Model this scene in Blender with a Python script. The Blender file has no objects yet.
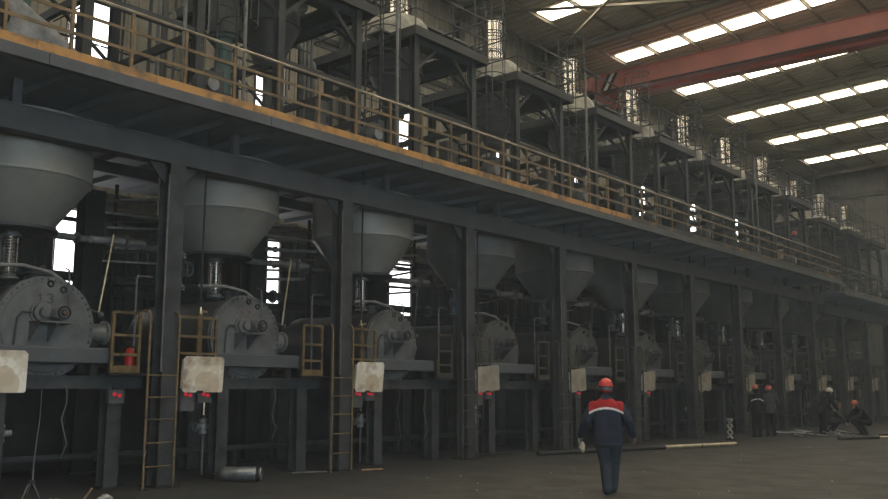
import bpy, math, random
from mathutils import Vector, Matrix, Quaternion
random.seed(7)
PI = math.pi
scene = bpy.context.scene
COL = scene.collection

# ------------------------------------------------------------------ camera
FPX = 915.0                      # focal length in pixels of an 888 px wide frame
PITCH = math.atan((390 - 249.5) / FPX)
YAW = math.radians(39.97)        # the row of vessels runs along +X, +Y goes into the row
cd = bpy.data.cameras.new('camera')
cd.sensor_width = 36.0
cd.lens = 36.0 * FPX / 888.0
cd.clip_end = 400
cam = bpy.data.objects.new('camera', cd)
COL.objects.link(cam)
cam.location = (0, 0, 1.6)
fwd = Vector((math.cos(YAW) * math.cos(PITCH), math.sin(YAW) * math.cos(PITCH), math.sin(PITCH)))
cam.rotation_euler = fwd.to_track_quat('-Z', 'Y').to_euler()
scene.camera = cam

# ------------------------------------------------------------------ sky and exposure
SKYLIGHT = 9.5
WINDOW = 3.6
HAZE = 0.0026                    # scatter per metre in the lower hall
GLOW_HAZE = 0.024                    # denser upper haze, added to spread glow round the skylights
w = bpy.data.worlds.new('overcast_sky')
scene.world = w
w.use_nodes = True
bg = w.node_tree.nodes['Background']
bg.inputs[0].default_value = (0.68, 0.85, 1.0, 1)
bg.inputs[1].default_value = 5.0
vs = scene.view_settings
vs.view_transform = 'Standard'
vs.look = 'None'
vs.exposure = 0.0
vs.gamma = 1.0
vs.use_curve_mapping = False

# ------------------------------------------------------------------ materials
MATS = {}


def mat(name, col, rough=0.75, metal=0.0, col2=None, scale=3.0, bump=0.0, detail=6.0, lo=0.38, hi=0.68, stretch=None, spec=0.35, bscale=None):
    m = bpy.data.materials.new(name)
    m.use_nodes = True
    nt = m.node_tree
    b = nt.nodes['Principled BSDF']
    b.inputs['Roughness'].default_value = rough
    b.inputs['Metallic'].default_value = metal
    b.inputs['Specular IOR Level'].default_value = spec
    c1 = (*col, 1)
    c2 = (*(col2 or tuple(c * 0.6 for c in col)), 1)
    geo = nt.nodes.new('ShaderNodeNewGeometry')
    mp = nt.nodes.new('ShaderNodeMapping')
    if stretch:
        mp.inputs['Scale'].default_value = stretch
    nt.links.new(geo.outputs['Position'], mp.inputs['Vector'])
    n = nt.nodes.new('ShaderNodeTexNoise')
    n.inputs['Scale'].default_value = scale
    n.inputs['Detail'].default_value = detail
    n.inputs['Roughness'].default_value = 0.62
    nt.links.new(mp.outputs[0], n.inputs['Vector'])
    r = nt.nodes.new('ShaderNodeValToRGB')
    r.color_ramp.elements[0].position = lo
    r.color_ramp.elements[1].position = hi
    r.color_ramp.elements[0].color = c1
    r.color_ramp.elements[1].color = c2
    nt.links.new(n.outputs['Fac'], r.inputs['Fac'])
    nt.links.new(r.outputs[0], b.inputs['Base Color'])
    if bump:
        n2 = nt.nodes.new('ShaderNodeTexNoise')
        n2.inputs['Scale'].default_value = bscale or scale * 6
        n2.inputs['Detail'].default_value = 4
        nt.links.new(geo.outputs['Position'], n2.inputs['Vector'])
        bp = nt.nodes.new('ShaderNodeBump')
        bp.inputs['Strength'].default_value = bump
        bp.inputs['Distance'].default_value = 0.03
        nt.links.new(n2.outputs['Fac'], bp.inputs['Height'])
        nt.links.new(bp.outputs[0], b.inputs['Normal'])
    MATS[name] = m
    return m


def emit(name, col, s):
    m = bpy.data.materials.new(name)
    m.use_nodes = True
    nt = m.node_tree
    nt.nodes.remove(nt.nodes['Principled BSDF'])
    e = nt.nodes.new('ShaderNodeEmission')
    e.inputs[0].default_value = (*col, 1)
    e.inputs[1].default_value = s
    nt.links.new(e.outputs[0], nt.nodes['Material Output'].inputs[0])
    MATS[name] = m


mat('steel', (0.058, 0.060, 0.063), 0.55, 0.0, (0.024, 0.025, 0.026), 2.5, 0.15)
mat('steel_dark', (0.024, 0.024, 0.025), 0.65, 0.0, (0.012, 0.012, 0.012), 3.0, 0.1)
mat('steel_light', (0.16, 0.16, 0.155), 0.5, 0.2, (0.08, 0.08, 0.08), 4.0, 0.1)
mat('deck_grey', (0.095, 0.10, 0.106), 0.6, 0.0, (0.065, 0.068, 0.072), 1.6, 0.1)
mat('beam_grey', (0.070, 0.073, 0.077), 0.65, 0.0, (0.048, 0.050, 0.053), 1.6, 0.1)
mat('deck_under', (0.22, 0.232, 0.25), 0.65, 0.0, (0.15, 0.158, 0.17), 1.2, 0.1)
mat('orange', (0.46, 0.23, 0.07), 0.6, 0.0, (0.12, 0.08, 0.045), 2.2, 0.1, lo=0.45, hi=0.66)
mat('rail_yellow', (0.22, 0.14, 0.065), 0.38, 0.2, (0.07, 0.055, 0.04), 3.0, 0.1, lo=0.4, hi=0.7)
mat('orange_dusty', (0.055, 0.05, 0.042), 0.7, 0.0, (0.20, 0.12, 0.05), 1.3, 0.1, lo=0.52, hi=0.64)
mat('yellow_dusty', (0.075, 0.06, 0.042), 0.6, 0.0, (0.035, 0.032, 0.028), 4.0, 0.1)
mat('rail_top', (0.46, 0.37, 0.26), 0.3, 0.45, (0.20, 0.15, 0.10), 2.0, 0.0)
mat('chalk_dark', (0.075, 0.075, 0.075), 0.9)
mat('chalk_red', (0.22, 0.095, 0.095), 0.9)
mat('yellow', (0.17, 0.11, 0.045), 0.5, 0.0, (0.05, 0.042, 0.03), 5.0, 0.1, lo=0.42, hi=0.68)
mat('drum_grey', (0.145, 0.146, 0.142), 0.62, 0.0, (0.075, 0.076, 0.074), 2.6, 0.15, bscale=9)
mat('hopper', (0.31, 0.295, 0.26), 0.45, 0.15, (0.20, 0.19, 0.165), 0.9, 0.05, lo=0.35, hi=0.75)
mat('hopper_dusty', (0.17, 0.17, 0.16), 0.6, 0.0, (0.10, 0.10, 0.095), 0.9, 0.05, lo=0.35, hi=0.75)  # hopper tone lowered for the right-hand bays: fading light put into the colour
mat('drum_dusty', (0.085, 0.086, 0.083), 0.65, 0.0, (0.06, 0.061, 0.06), 2.2, 0.12, bscale=9)  # darker drum copy for the far bays, light falloff painted in
mat('tower_steel', (0.034, 0.034, 0.034), 0.6, 0.0, (0.020, 0.020, 0.020), 2.5, 0.1)
mat('wall_shaded', (0.060, 0.058, 0.052), 0.75, 0.0, (0.035, 0.034, 0.031), 1.0, 0.05)  # darker copy of the beige sheet; shade below the deck painted in
mat('wall_far_shaded', (0.15, 0.145, 0.125), 0.65, 0.0, (0.10, 0.097, 0.085), 0.5, 0.05)  # end wall sheet darkened evenly to carry the far-end shade
mat('tube_lit', (0.50, 0.44, 0.31), 0.35, 0.5, (0.28, 0.24, 0.17), 5.0)  # lit stretch of the floor tubes, golden light painted as colour
mat('dome', (0.36, 0.34, 0.28), 0.55, 0.0, (0.12, 0.115, 0.10), 3.5, 0.1)
mat('vessel_dark', (0.085, 0.082, 0.076), 0.5, 0.2, (0.05, 0.048, 0.045), 1.5, 0.15, stretch=(1, 1, 0.25))
mat('stainless', (0.68, 0.66, 0.62), 0.2, 1.0, (0.40, 0.37, 0.33), 9.0, 0.0, stretch=(1, 1, 0.04))
mat('cylinder_steel', (0.30, 0.31, 0.32), 0.32, 0.6, (0.16, 0.165, 0.17), 4.0)
mat('pipe_lag', (0.30, 0.295, 0.28), 0.5, 0.35, (0.15, 0.15, 0.145), 3.5, 0.1)
mat('green_pipe', (0.085, 0.14, 0.115), 0.55, 0.0, (0.05, 0.075, 0.065), 2.0, 0.1, stretch=(1, 1, 0.3))
mat('wall_sheet', (0.36, 0.33, 0.26), 0.6, 0.0, (0.12, 0.115, 0.095), 0.28, 0.05)
mat('roof_sheet', (0.36, 0.31, 0.22), 0.6, 0.0, (0.26, 0.23, 0.165), 0.4, 0.05)
mat('rafter_brown', (0.19, 0.165, 0.12), 0.65, 0.0, (0.13, 0.115, 0.085), 1.0)
mat('beam_brown', (0.09, 0.085, 0.075), 0.65, 0.0, (0.05, 0.048, 0.043), 1.0)
mat('crane_red', (0.38, 0.125, 0.09), 0.55, 0.0, (0.27, 0.095, 0.07), 0.8, 0.05)
mat('black', (0.012, 0.012, 0.013), 0.6, 0.0, (0.02, 0.02, 0.02), 4.0)
mat('white_paint', (0.62, 0.60, 0.54), 0.6, 0.0, (0.42, 0.40, 0.36), 3.0)
mat('letter', (0.30, 0.115, 0.08), 0.7, 0.0, (0.22, 0.09, 0.07), 4.0)
mat('red', (0.55, 0.03, 0.025), 0.4, 0.0, (0.40, 0.025, 0.02), 6.0)
mat('grey_box', (0.10, 0.10, 0.10), 0.55, 0.0, (0.07, 0.07, 0.07), 8.0)
mat('blue_valve', (0.07, 0.10, 0.14), 0.5, 0.2, (0.05, 0.06, 0.075), 6.0)
mat('plaster', (0.10, 0.10, 0.10), 0.8, 0.0, (0.06, 0.06, 0.06), 2.0)
mat('dado_dark', (0.022, 0.022, 0.022), 0.9, 0.0, (0.040, 0.039, 0.037), 1.8, 0.2)  # near-black tone of the added low wall, so behind the posts reads dark
mat('panel_tan', (0.36, 0.32, 0.25), 0.6, 0.0, (0.22, 0.19, 0.145), 3.5, 0.05)
mat('tarp', (0.28, 0.28, 0.275), 0.45, 0.0, (0.10, 0.10, 0.10), 3.5, 0.6, bscale=9)
mat('wood', (0.42, 0.28, 0.14), 0.6, 0.0, (0.25, 0.16, 0.08), 6.0)
mat('rust', (0.20, 0.11, 0.06), 0.8, 0.0, (0.10, 0.06, 0.04), 5.0)
mat('bright_scrap', (0.55, 0.54, 0.52), 0.4, 0.3, (0.3, 0.3, 0.29), 7.0)
mat('navy', (0.030, 0.034, 0.052), 0.9, 0.0, (0.022, 0.025, 0.038), 9.0, 0.3, spec=0.1)
mat('trouser', (0.040, 0.047, 0.060), 0.9, 0.0, (0.028, 0.033, 0.043), 9.0, 0.3, spec=0.1)
mat('cloth_red', (0.36, 0.028, 0.03), 0.85, 0.0, (0.27, 0.022, 0.024), 9.0, 0.2, spec=0.1)
mat('cloth_white', (0.75, 0.75, 0.73), 0.7)
mat('cloth_black', (0.016, 0.017, 0.018), 0.9, 0.0, (0.011, 0.011, 0.012), 9.0, spec=0.1)
mat('cloth_grey', (0.060, 0.061, 0.063), 0.9, 0.0, (0.042, 0.043, 0.045), 9.0, spec=0.1)
mat('skin', (0.36, 0.20, 0.14), 0.6, 0.0, (0.30, 0.165, 0.115), 12.0)
mat('hair', (0.014, 0.013, 0.012), 0.7)
mat('grey_hair', (0.13, 0.14, 0.15), 0.8, 0.0, (0.08, 0.085, 0.09), 20.0)
mat('helmet_red', (0.62, 0.045, 0.03), 0.32, 0.0, (0.52, 0.04, 0.028), 6.0, spec=0.5)
mat('helmet_orange', (0.50, 0.10, 0.055), 0.35, 0.0, (0.42, 0.085, 0.045), 6.0, spec=0.5)
mat('glove', (0.36, 0.42, 0.34), 0.8, 0.0, (0.16, 0.24, 0.19), 14.0)
mat('boot', (0.012, 0.012, 0.013), 0.6)
mat('rag', (0.50, 0.44, 0.34), 0.9, 0.0, (0.30, 0.25, 0.18), 14.0, 0.3)
mat('brass', (0.62, 0.50, 0.30), 0.3, 0.8, (0.35, 0.27, 0.16), 6.0)
emit('skylight', (1.0, 0.90, 0.70), SKYLIGHT)
emit('window_glow', (1.0, 0.98, 0.96), WINDOW)
emit('knob_red_glow', (1.0, 0.04, 0.06), 0.42)  # weak red glow given to the switch knobs

# ground: coal-dusted concrete
g = mat('ground', (0.082, 0.078, 0.068), 0.8, 0.0, (0.036, 0.034, 0.031), 1.5, 0.9, detail=12, bscale=14, spec=0.25, lo=0.40, hi=0.66, stretch=(1, 0.7, 1))
gn = g.node_tree
gb_ = gn.nodes['Principled BSDF']
gsrc = gb_.inputs['Base Color'].links[0].from_socket
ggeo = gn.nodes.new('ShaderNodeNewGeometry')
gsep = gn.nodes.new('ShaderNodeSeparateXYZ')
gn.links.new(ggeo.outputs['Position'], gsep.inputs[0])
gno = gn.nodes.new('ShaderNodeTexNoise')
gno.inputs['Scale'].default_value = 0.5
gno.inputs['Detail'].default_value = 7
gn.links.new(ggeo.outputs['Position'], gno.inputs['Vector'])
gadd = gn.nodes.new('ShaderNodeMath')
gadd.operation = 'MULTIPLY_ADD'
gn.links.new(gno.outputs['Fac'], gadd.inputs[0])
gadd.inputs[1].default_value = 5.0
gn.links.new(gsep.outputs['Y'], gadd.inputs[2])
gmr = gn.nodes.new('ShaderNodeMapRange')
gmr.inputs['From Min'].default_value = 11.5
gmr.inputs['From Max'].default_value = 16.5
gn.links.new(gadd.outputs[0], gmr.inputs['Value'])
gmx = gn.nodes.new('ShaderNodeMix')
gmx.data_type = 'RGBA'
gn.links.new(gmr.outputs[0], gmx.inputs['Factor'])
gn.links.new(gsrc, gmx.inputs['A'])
gmx.inputs['B'].default_value = (0.024, 0.024, 0.025, 1)      # darker floor tone towards the row
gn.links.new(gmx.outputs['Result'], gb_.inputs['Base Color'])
# the splash panel: cream paint with a rust-brown run
sp = mat('panel_cream', (0.80, 0.75, 0.66), 0.6, 0.0, (0.64, 0.57, 0.46), 3.5, 0.05, lo=0.42, hi=0.52, detail=3)
nt = sp.node_tree
tc = nt.nodes.new('ShaderNodeTexCoord')
n3 = nt.nodes.new('ShaderNodeTexNoise')
n3.inputs['Scale'].default_value = 2.6
n3.inputs['Detail'].default_value = 7
geo = nt.nodes.new('ShaderNodeNewGeometry')
nt.links.new(geo.outputs['Position'], n3.inputs['Vector'])
r3 = nt.nodes.new('ShaderNodeValToRGB')
r3.color_ramp.elements[0].position = 0.52
r3.color_ramp.elements[1].position = 0.70
r3.color_ramp.elements[0].color = (0, 0, 0, 1)
nt.links.new(n3.outputs['Fac'], r3.inputs['Fac'])
mx = nt.nodes.new('ShaderNodeMix')
mx.data_type = 'RGBA'
bsdf = nt.nodes['Principled BSDF']
src = bsdf.inputs['Base Color'].links[0].from_socket
nt.links.new(r3.outputs[0], mx.inputs['Factor'])
nt.links.new(src, mx.inputs['A'])
mx.inputs['B'].default_value = (0.30, 0.21, 0.13, 1)
# a tide-marked brown stain low on the plate
vd = nt.nodes.new('ShaderNodeVectorMath')
vd.operation = 'DISTANCE'
nt.links.new(tc.outputs['Object'], vd.inputs[0])
vd.inputs[1].default_value = (0.08, 0.0, 0.14)
ma = nt.nodes.new('ShaderNodeMath')
ma.operation = 'MULTIPLY_ADD'
nt.links.new(n3.outputs['Fac'], ma.inputs[0])
ma.inputs[1].default_value = 0.35
nt.links.new(vd.outputs['Value'], ma.inputs[2])
r4 = nt.nodes.new('ShaderNodeValToRGB')
r4.color_ramp.elements[0].position = 0.385
r4.color_ramp.elements[1].position = 0.40
r4.color_ramp.elements[0].color = (0.55, 0.55, 0.55, 1)
r4.color_ramp.elements[1].color = (0, 0, 0, 1)
nt.links.new(ma.outputs[0], r4.inputs['Fac'])
mx2 = nt.nodes.new('ShaderNodeMix')
mx2.data_type = 'RGBA'
nt.links.new(r4.outputs[0], mx2.inputs['Factor'])
nt.links.new(mx.outputs['Result'], mx2.inputs['A'])
mx2.inputs['B'].default_value = (0.46, 0.33, 0.19, 1)
nt.links.new(mx2.outputs['Result'], bsdf.inputs['Base Color'])


# ------------------------------------------------------------------ mesh building
class MB:
    def __init__(s):
        s.v, s.f, s.m = [], [], []

    def add(s, vs, fs, m=0):
        o = len(s.v)
        s.v += [tuple(p) for p in vs]
        s.f += [tuple(i + o for i in f) for f in fs]
        s.m += [m] * len(fs)
        return s

    def box(s, x0, x1, y0, y1, z0, z1, m=0):
        vs = [(x, y, z) for z in (z0, z1) for y in (y0, y1) for x in (x0, x1)]
        return s.add(vs, [(0, 2, 3, 1), (4, 5, 7, 6), (0, 1, 5, 4), (2, 6, 7, 3), (0, 4, 6, 2), (1, 3, 7, 5)], m)

    def cbox(s, c, d, m=0):
        return s.box(c[0] - d[0] / 2, c[0] + d[0] / 2, c[1] - d[1] / 2, c[1] + d[1] / 2, c[2] - d[2] / 2, c[2] + d[2] / 2, m)

    def bar(s, p0, p1, wd, ht, m=0):
        p0, p1 = Vector(p0), Vector(p1)
        d = (p1 - p0).normalized()
        up = Vector((0, 0, 1)) if abs(d.z) < 0.95 else Vector((0, 1, 0))
        sd = d.cross(up).normalized() * (wd / 2)
        uu = sd.cross(d).normalized() * (ht / 2)
        vs = [p + a * sd + b * uu for p in (p0, p1) for a, b in ((-1, -1), (1, -1), (1, 1), (-1, 1))]
        return s.add(vs, [(3, 2, 1, 0), (4, 5, 6, 7), (0, 1, 5, 4), (1, 2, 6, 5), (2, 3, 7, 6), (3, 0, 4, 7)], m)

    def pipe(s, pts, r, n=8, m=0, cap=True):
        pts = [Vector(p) for p in pts]
        rs = r if isinstance(r, (list, tuple)) else [r] * len(pts)
        rings = []
        ref = None
        for i, p in enumerate(pts):
            a = (p - pts[i - 1]).normalized() if i else None
            b = (pts[i + 1] - p).normalized() if i < len(pts) - 1 else None
            d = (a + b).normalized() if a and b else (a or b)
            if ref is None:
                ref = d.orthogonal().normalized()
            k = ref - d * ref.dot(d)
            k = k.normalized() if k.length > 1e-6 else d.orthogonal().normalized()
            ref = k
            q = d.cross(k)
            st = 1.0
            if a and b:
                st = min(1.6, 1.0 / max(0.5, math.cos(a.angle(b) / 2)))
            rings.append([p + (k * math.cos(t) + q * math.sin(t)) * rs[i] * (st if abs(st - 1) < 0.5 else 1.25) for t in (2 * PI * j / n for j in range(n))])
        vs = [v for rg in rings for v in rg]
        fs = []
        for i in range(len(rings) - 1):
            for j in range(n):
                fs.append((i * n + j, i * n + (j + 1) % n, (i + 1) * n + (j + 1) % n, (i + 1) * n + j))
        if cap:
            fs.append(tuple(range(n - 1, -1, -1)))
            fs.append(tuple((len(rings) - 1) * n + j for j in range(n)))
        return s.add(vs, fs, m)

    def lathe(s, prof, c=(0, 0, 0), ax='z', n=24, m=0):
        """closed profile of (radius, height) revolved about an axis through c"""
        vs, fs = [], []
        for r, h in prof:
            r = max(r, 0.0005)
            for j in range(n):
                t = 2 * PI * j / n
                a, b = r * math.cos(t), r * math.sin(t)
                p = (a, b, h) if ax == 'z' else ((a, h, -b) if ax == 'y' else (h, a, b))
                vs.append((p[0] + c[0], p[1] + c[1], p[2] + c[2]))
        for i in range(len(prof) - 1):
            for j in range(n):
                fs.append((i * n + j, i * n + (j + 1) % n, (i + 1) * n + (j + 1) % n, (i + 1) * n + j))
        fs.append(tuple(range(n - 1, -1, -1)))
        fs.append(tuple((len(prof) - 1) * n + j for j in range(n)))
        return s.add(vs, fs, m)

    def ring(s, c, R, r, ax='z', n=20, k=6, m=0):
        vs, fs = [], []
        for i in range(n):
            t = 2 * PI * i / n
            for j in range(k):
                u = 2 * PI * j / k
                a, b, h = (R + r * math.cos(u)) * math.cos(t), (R + r * math.cos(u)) * math.sin(t), r * math.sin(u)
                p = (a, b, h) if ax == 'z' else ((a, h, -b) if ax == 'y' else (h, a, b))
                vs.append((p[0] + c[0], p[1] + c[1], p[2] + c[2]))
        for i in range(n):
            for j in range(k):
                fs.append((i * k + j, ((i + 1) % n) * k + j, ((i + 1) % n) * k + (j + 1) % k, i * k + (j + 1) % k))
        return s.add(vs, fs, m)

    def prism(s, poly, ax, lo, hi, m=0):
        n = len(poly)
        f = {'x': lambda a, b, h: (h, a, b), 'y': lambda a, b, h: (a, h, b), 'z': lambda a, b, h: (a, b, h)}[ax]
        vs = [f(a, b, lo) for a, b in poly] + [f(a, b, hi) for a, b in poly]
        fs = [tuple(range(n - 1, -1, -1)), tuple(range(n, 2 * n))] + [(i, (i + 1) % n, n + (i + 1) % n, n + i) for i in range(n)]
        return s.add(vs, fs, m)

    def ball(s, c, r, n=12, k=8, m=0):
        rx, ry, rz = r if isinstance(r, (list, tuple)) else (r, r, r)
        vs = [(c[0], c[1], c[2] - rz)]
        for i in range(1, k):
            a = -PI / 2 + PI * i / k
            for j in range(n):
                t = 2 * PI * j / n
                vs.append((c[0] + rx * math.cos(a) * math.cos(t), c[1] + ry * math.cos(a) * math.sin(t), c[2] + rz * math.sin(a)))
        vs.append((c[0], c[1], c[2] + rz))
        fs = [(0, 1 + (j + 1) % n, 1 + j) for j in range(n)]
        for i in range(k - 2):
            for j in range(n):
                fs.append((1 + i * n + j, 1 + i * n + (j + 1) % n, 1 + (i + 1) * n + (j + 1) % n, 1 + (i + 1) * n + j))
        L = len(vs) - 1
        o = 1 + (k - 2) * n
        fs += [(L, o + j, o + (j + 1) % n) for j in range(n)]
        return s.add(vs, fs, m)

    def mesh(s, name, mats, smooth=True):
        me = bpy.data.meshes.new(name)
        me.from_pydata(s.v, [], s.f)
        for m in (mats if isinstance(mats, (list, tuple)) else [mats]):
            me.materials.append(MATS[m])
        me.polygons.foreach_set('material_index', s.m)
        import bmesh
        bm = bmesh.new()
        bm.from_mesh(me)
        bmesh.ops.recalc_face_normals(bm, faces=bm.faces)
        bm.to_mesh(me)
        bm.free()
        if smooth:
            me.polygons.foreach_set('use_smooth', [True] * len(me.polygons))
            me.set_sharp_from_angle(angle=math.radians(38))
        me.update()
        return me


CACHE = {}


def cached(key, mats, fn, smooth=True):
    """mesh data shared between alike pieces"""
    if key not in CACHE:
        b = MB()
        fn(b)
        CACHE[key] = b.mesh(str(key[0] if isinstance(key, tuple) else key), mats, smooth)
    return CACHE[key]


def link(name, data, parent=None, loc=(0, 0, 0), rot=None):
    o = bpy.data.objects.new(name, data)
    COL.objects.link(o)
    o.location = loc
    if rot:
        o.rotation_euler = rot
    if parent:
        o.parent = parent
    return o


def tag(o, label, cat, group=None, kind=None):
    if label:
        o['label'] = label
    if cat:
        o['category'] = cat
    if group:
        o['group'] = group
    if kind:
        o['kind'] = kind
    return o


def thing(name, label, cat, loc=(0, 0, 0), group=None, rz=0.0):
    o = link(name, None, None, loc, (0, 0, rz))
    o.empty_display_size = 0.2
    return tag(o, label, cat, group)


def part(name, parent, mats, fn, key=None, loc=(0, 0, 0), rot=None, smooth=True, label=None, kind=None):
    if key is None:
        b = MB()
        fn(b)
        me = b.mesh(name, mats, smooth)
    else:
        me = cached(key, mats, fn, smooth)
    o = link(name, me, parent, loc, rot)
    if label:
        o['label'] = label
    if kind:
        o['kind'] = kind
    return o


def structure(name, mats, fn, label, cat, smooth=True, loc=(0, 0, 0)):
    b = MB()
    fn(b)
    o = link(name, b.mesh(name, mats, smooth), None, loc)
    return tag(o, label, cat, None, 'structure')


ORD = ['leftmost', 'second', 'third', 'fourth', 'fifth', 'sixth', 'seventh', 'eighth', 'ninth', 'tenth', 'eleventh', 'twelfth', 'thirteenth', 'fourteenth']


def bay(n):
    i = n + 1
    return 'the leftmost bay' if i == 0 else '%s bay from left' % ORD[i]


PITCH_X = 4.13
NB = list(range(-1, 11))


def XN(n):
    return 9.02 + PITCH_X * n


# ------------------------------------------------------------------ the hall
X0, X1 = -14.0, 63.0
YF, YB = -15.0, 21.0
SL = 0.04


CRANE_SKEW = 2.5


def roofz(y):
    return 16.1 + SL * (18.9 - y)


def f_floor(b):
    nx, ny = 60, 30
    vs, fs = [], []
    for j in range(ny + 1):
        for i in range(nx + 1):
            x = X0 + (X1 - X0) * i / nx
            y = YF + (YB - YF) * j / ny
            vs.append((x, y, 0.0))
    for j in range(ny):
        for i in range(nx):
            a = j * (nx + 1) + i
            fs.append((a, a + 1, a + nx + 2, a + nx + 1))
    b.add(vs, fs)


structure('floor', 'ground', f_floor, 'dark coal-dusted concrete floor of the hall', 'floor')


def corr(b, u0, u1, v0, v1, put, pitch=0.33, depth=0.035):
    """trapezoid sheet: profile runs along u, put(u, v, d) gives a point; flat ribs"""
    marks = ((0.0, 0.0), (0.45, 0.0), (0.55, 1.0), (0.9, 1.0), (1.0, 0.0))

    def height(q):
        ph = (q / pitch) % 1.0
        for (p0, d0), (p1, d1) in zip(marks, marks[1:]):
            if p0 <= ph <= p1:
                return (d0 + (d1 - d0) * (ph - p0) / (p1 - p0)) * depth
        return 0.0
    prof = [(u0, height(u0))]
    k_ = math.floor(u0 / pitch)
    while k_ * pitch < u1:
        for p0, d0 in marks[:4]:
            q = (k_ + p0) * pitch
            if u0 + 1e-4 < q < u1 - 1e-4:
                prof.append((q, d0 * depth))
        k_ += 1
    prof.append((u1, height(u1)))
    vs, fs = [], []
    for uu, d in prof:
        vs.append(put(uu, v0, d))
        vs.append(put(uu, v1, d))
    for i in range(len(prof) - 1):
        fs.append((2 * i, 2 * i + 2, 2 * i + 3, 2 * i + 1))
    b.add(vs, fs)


ceiling = structure('ceiling', 'roof_sheet', lambda b: corr(b, X0, X1, YF, YB, lambda u, v, d: (u, v, roofz(v) + d), 0.4, 0.05),
                    'dark corrugated metal roof with rows of skylights', 'ceiling', smooth=False)

STRIPS = [34.7 + 6.04 * k for k in range(-7, 5)]
PANE_Y = [18.9 - 1.63 * j for j in range(0, 20)]
for x in STRIPS:
    for y in PANE_Y:
        zc = roofz(y - 0.72) - 0.03
        part('skylight_pane', ceiling, 'skylight', lambda b: b.prism([(-0.71, 0.71 * SL), (0.71, -0.71 * SL), (0.71, -0.71 * SL + 0.012), (-0.71, 0.71 * SL + 0.012)], 'x', -0.5, 0.5),
             'skylight_pane', (x, y - 0.72, zc), smooth=False)
k = 0
for x in [s - 3.02 for s in STRIPS] + [STRIPS[-1] + 3.02]:
    part('rafter', ceiling, 'rafter_brown', lambda b: [b.prism([(YF, roofz(YF) - 0.46), (YB, roofz(YB) - 0.46), (YB, roofz(YB) - 0.42), (YF, roofz(YF) - 0.42)], 'x', -0.13, 0.13),
                                                     b.prism([(YF, roofz(YF) - 0.42), (YB, roofz(YB) - 0.42), (YB, roofz(YB) - 0.24), (YF, roofz(YF) - 0.24)], 'x', -0.02, 0.02),
                                                     b.prism([(YF, roofz(YF) - 0.24), (YB, roofz(YB) - 0.24), (YB, roofz(YB) - 0.20), (YF, roofz(YF) - 0.20)], 'x', -0.13, 0.13)],
         'rafter', (x, 0, 0), smooth=False)
for y in [18.9 + 0.1 - 1.63 * j for j in range(-1, 20, 1)]:
    part('purlin', ceiling, 'rafter_brown', lambda b: b.box(X0, X1, -0.03, 0.03, -0.13, -0.03), 'purlin', (0, y, roofz(y)), smooth=False)
# flat cross bracing between two rafters above the second tower
for i, x in enumerate((25.6,)):
    for a, c in (((0, 20.5), (6, 12.0)), ((0, 12.0), (6, 20.5))):
        part('brace_rod', ceiling, 'rafter_brown', lambda b: b.bar((x + a[0], a[1], roofz(a[1]) - 0.44), (x + c[0], c[1], roofz(c[1]) - 0.44), 0.09, 0.09), smooth=False)

# rear wall with window openings every six metres
WX = [5.3 + 5.8 * k for k in range(0, 9)]
WH = 0.56                         # half width of a window
N_LOW = 4                         # lower windows stop after the fourth: the rest are sheeted over


def f_rear(b):
    xs = sorted(set([X0, X1] + [v for x in WX for v in (x - WH, x + WH)]))
    bands = [(0, 4.0, True), (4.0, 5.95, False), (5.95, 6.5, True), (6.5, 9.6, True), (9.6, 12.6, False), (12.6, roofz(YB) + 0.12, True)]
    for z0, z1, full in bands:
        k0 = len(b.m)
        if full:
            corr(b, X0, X1, z0, z1, lambda u, v, d: (u, YB - d, v), 0.3, 0.035)
        else:
            for i in range(len(xs) - 1):
                mid = (xs[i] + xs[i + 1]) / 2
                if not any(abs(mid - x) < WH * 0.98 for x in (WX[:N_LOW] if z0 < 6 else WX)):
                    corr(b, xs[i], xs[i + 1], z0, z1, lambda u, v, d: (u, YB - d, v), 0.3, 0.035)
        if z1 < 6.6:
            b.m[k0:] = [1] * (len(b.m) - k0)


wall_rear = structure('wall_rear', ['wall_sheet', 'wall_shaded'], f_rear, 'beige corrugated sheet wall behind the vessels', 'wall', smooth=False)
for z in (2.2, 4.0, 6.05, 9.5, 12.7, 14.6):
    part('girt', wall_rear, 'beam_brown', lambda b: b.box(X0, X1, -0.16, -0.06, -0.09, 0.09), 'girt', (0, YB, z), smooth=False)
for x in [w_ - 2.97 for w_ in WX] + [WX[-1] + 2.97]:
    part('wall_column', wall_rear, 'beam_brown', lambda b: [b.box(-0.15, 0.15, -0.5, -0.46, 0, 15.3), b.box(-0.02, 0.02, -0.46, -0.18, 0, 15.3), b.box(-0.15, 0.15, -0.2, -0.16, 0, 15.3)],
         'wall_column', (x, YB, 0), smooth=False)
wi = 0
for x in WX:
    for z0, z1, nm in ((4.0, 5.95, 'lower'), (9.6, 12.6, 'upper')):
        if nm == 'lower' and WX.index(x) >= N_LOW:
            continue
        wi += 1
        t = link('window_%d' % wi, None, None, (x, YB, z0))
        tag(t, '%s bright window in the rear wall, %s window column from the left' % (nm, ORD[WX.index(x)]), 'window', None, 'structure')
        h = z1 - z0
        part('window_pane', t, 'window_glow', lambda b: b.box(-WH, WH, 0.02, 0.03, 0, h), ('window_pane', nm), smooth=False)
        part('window_frame', t, 'beam_brown', lambda b: [b.box(-WH - 0.03, -WH + 0.02, -0.05, 0.05, 0, h), b.box(WH - 0.02, WH + 0.03, -0.05, 0.05, 0, h), b.box(-WH, WH, -0.05, 0.05, -0.03, 0.02),
                                                         b.box(-WH, WH, -0.05, 0.05, h - 0.02, h + 0.03)], ('window_frame', nm), smooth=False)
        for i in range(1, 2):
            part('glazing_bar', t, 'beam_brown', lambda b: b.box(-WH, WH, -0.03, 0.02, -0.015, 0.015), 'glazing_bar', (0, 0, i * h / 2 + 0.3), smooth=False)

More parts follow.
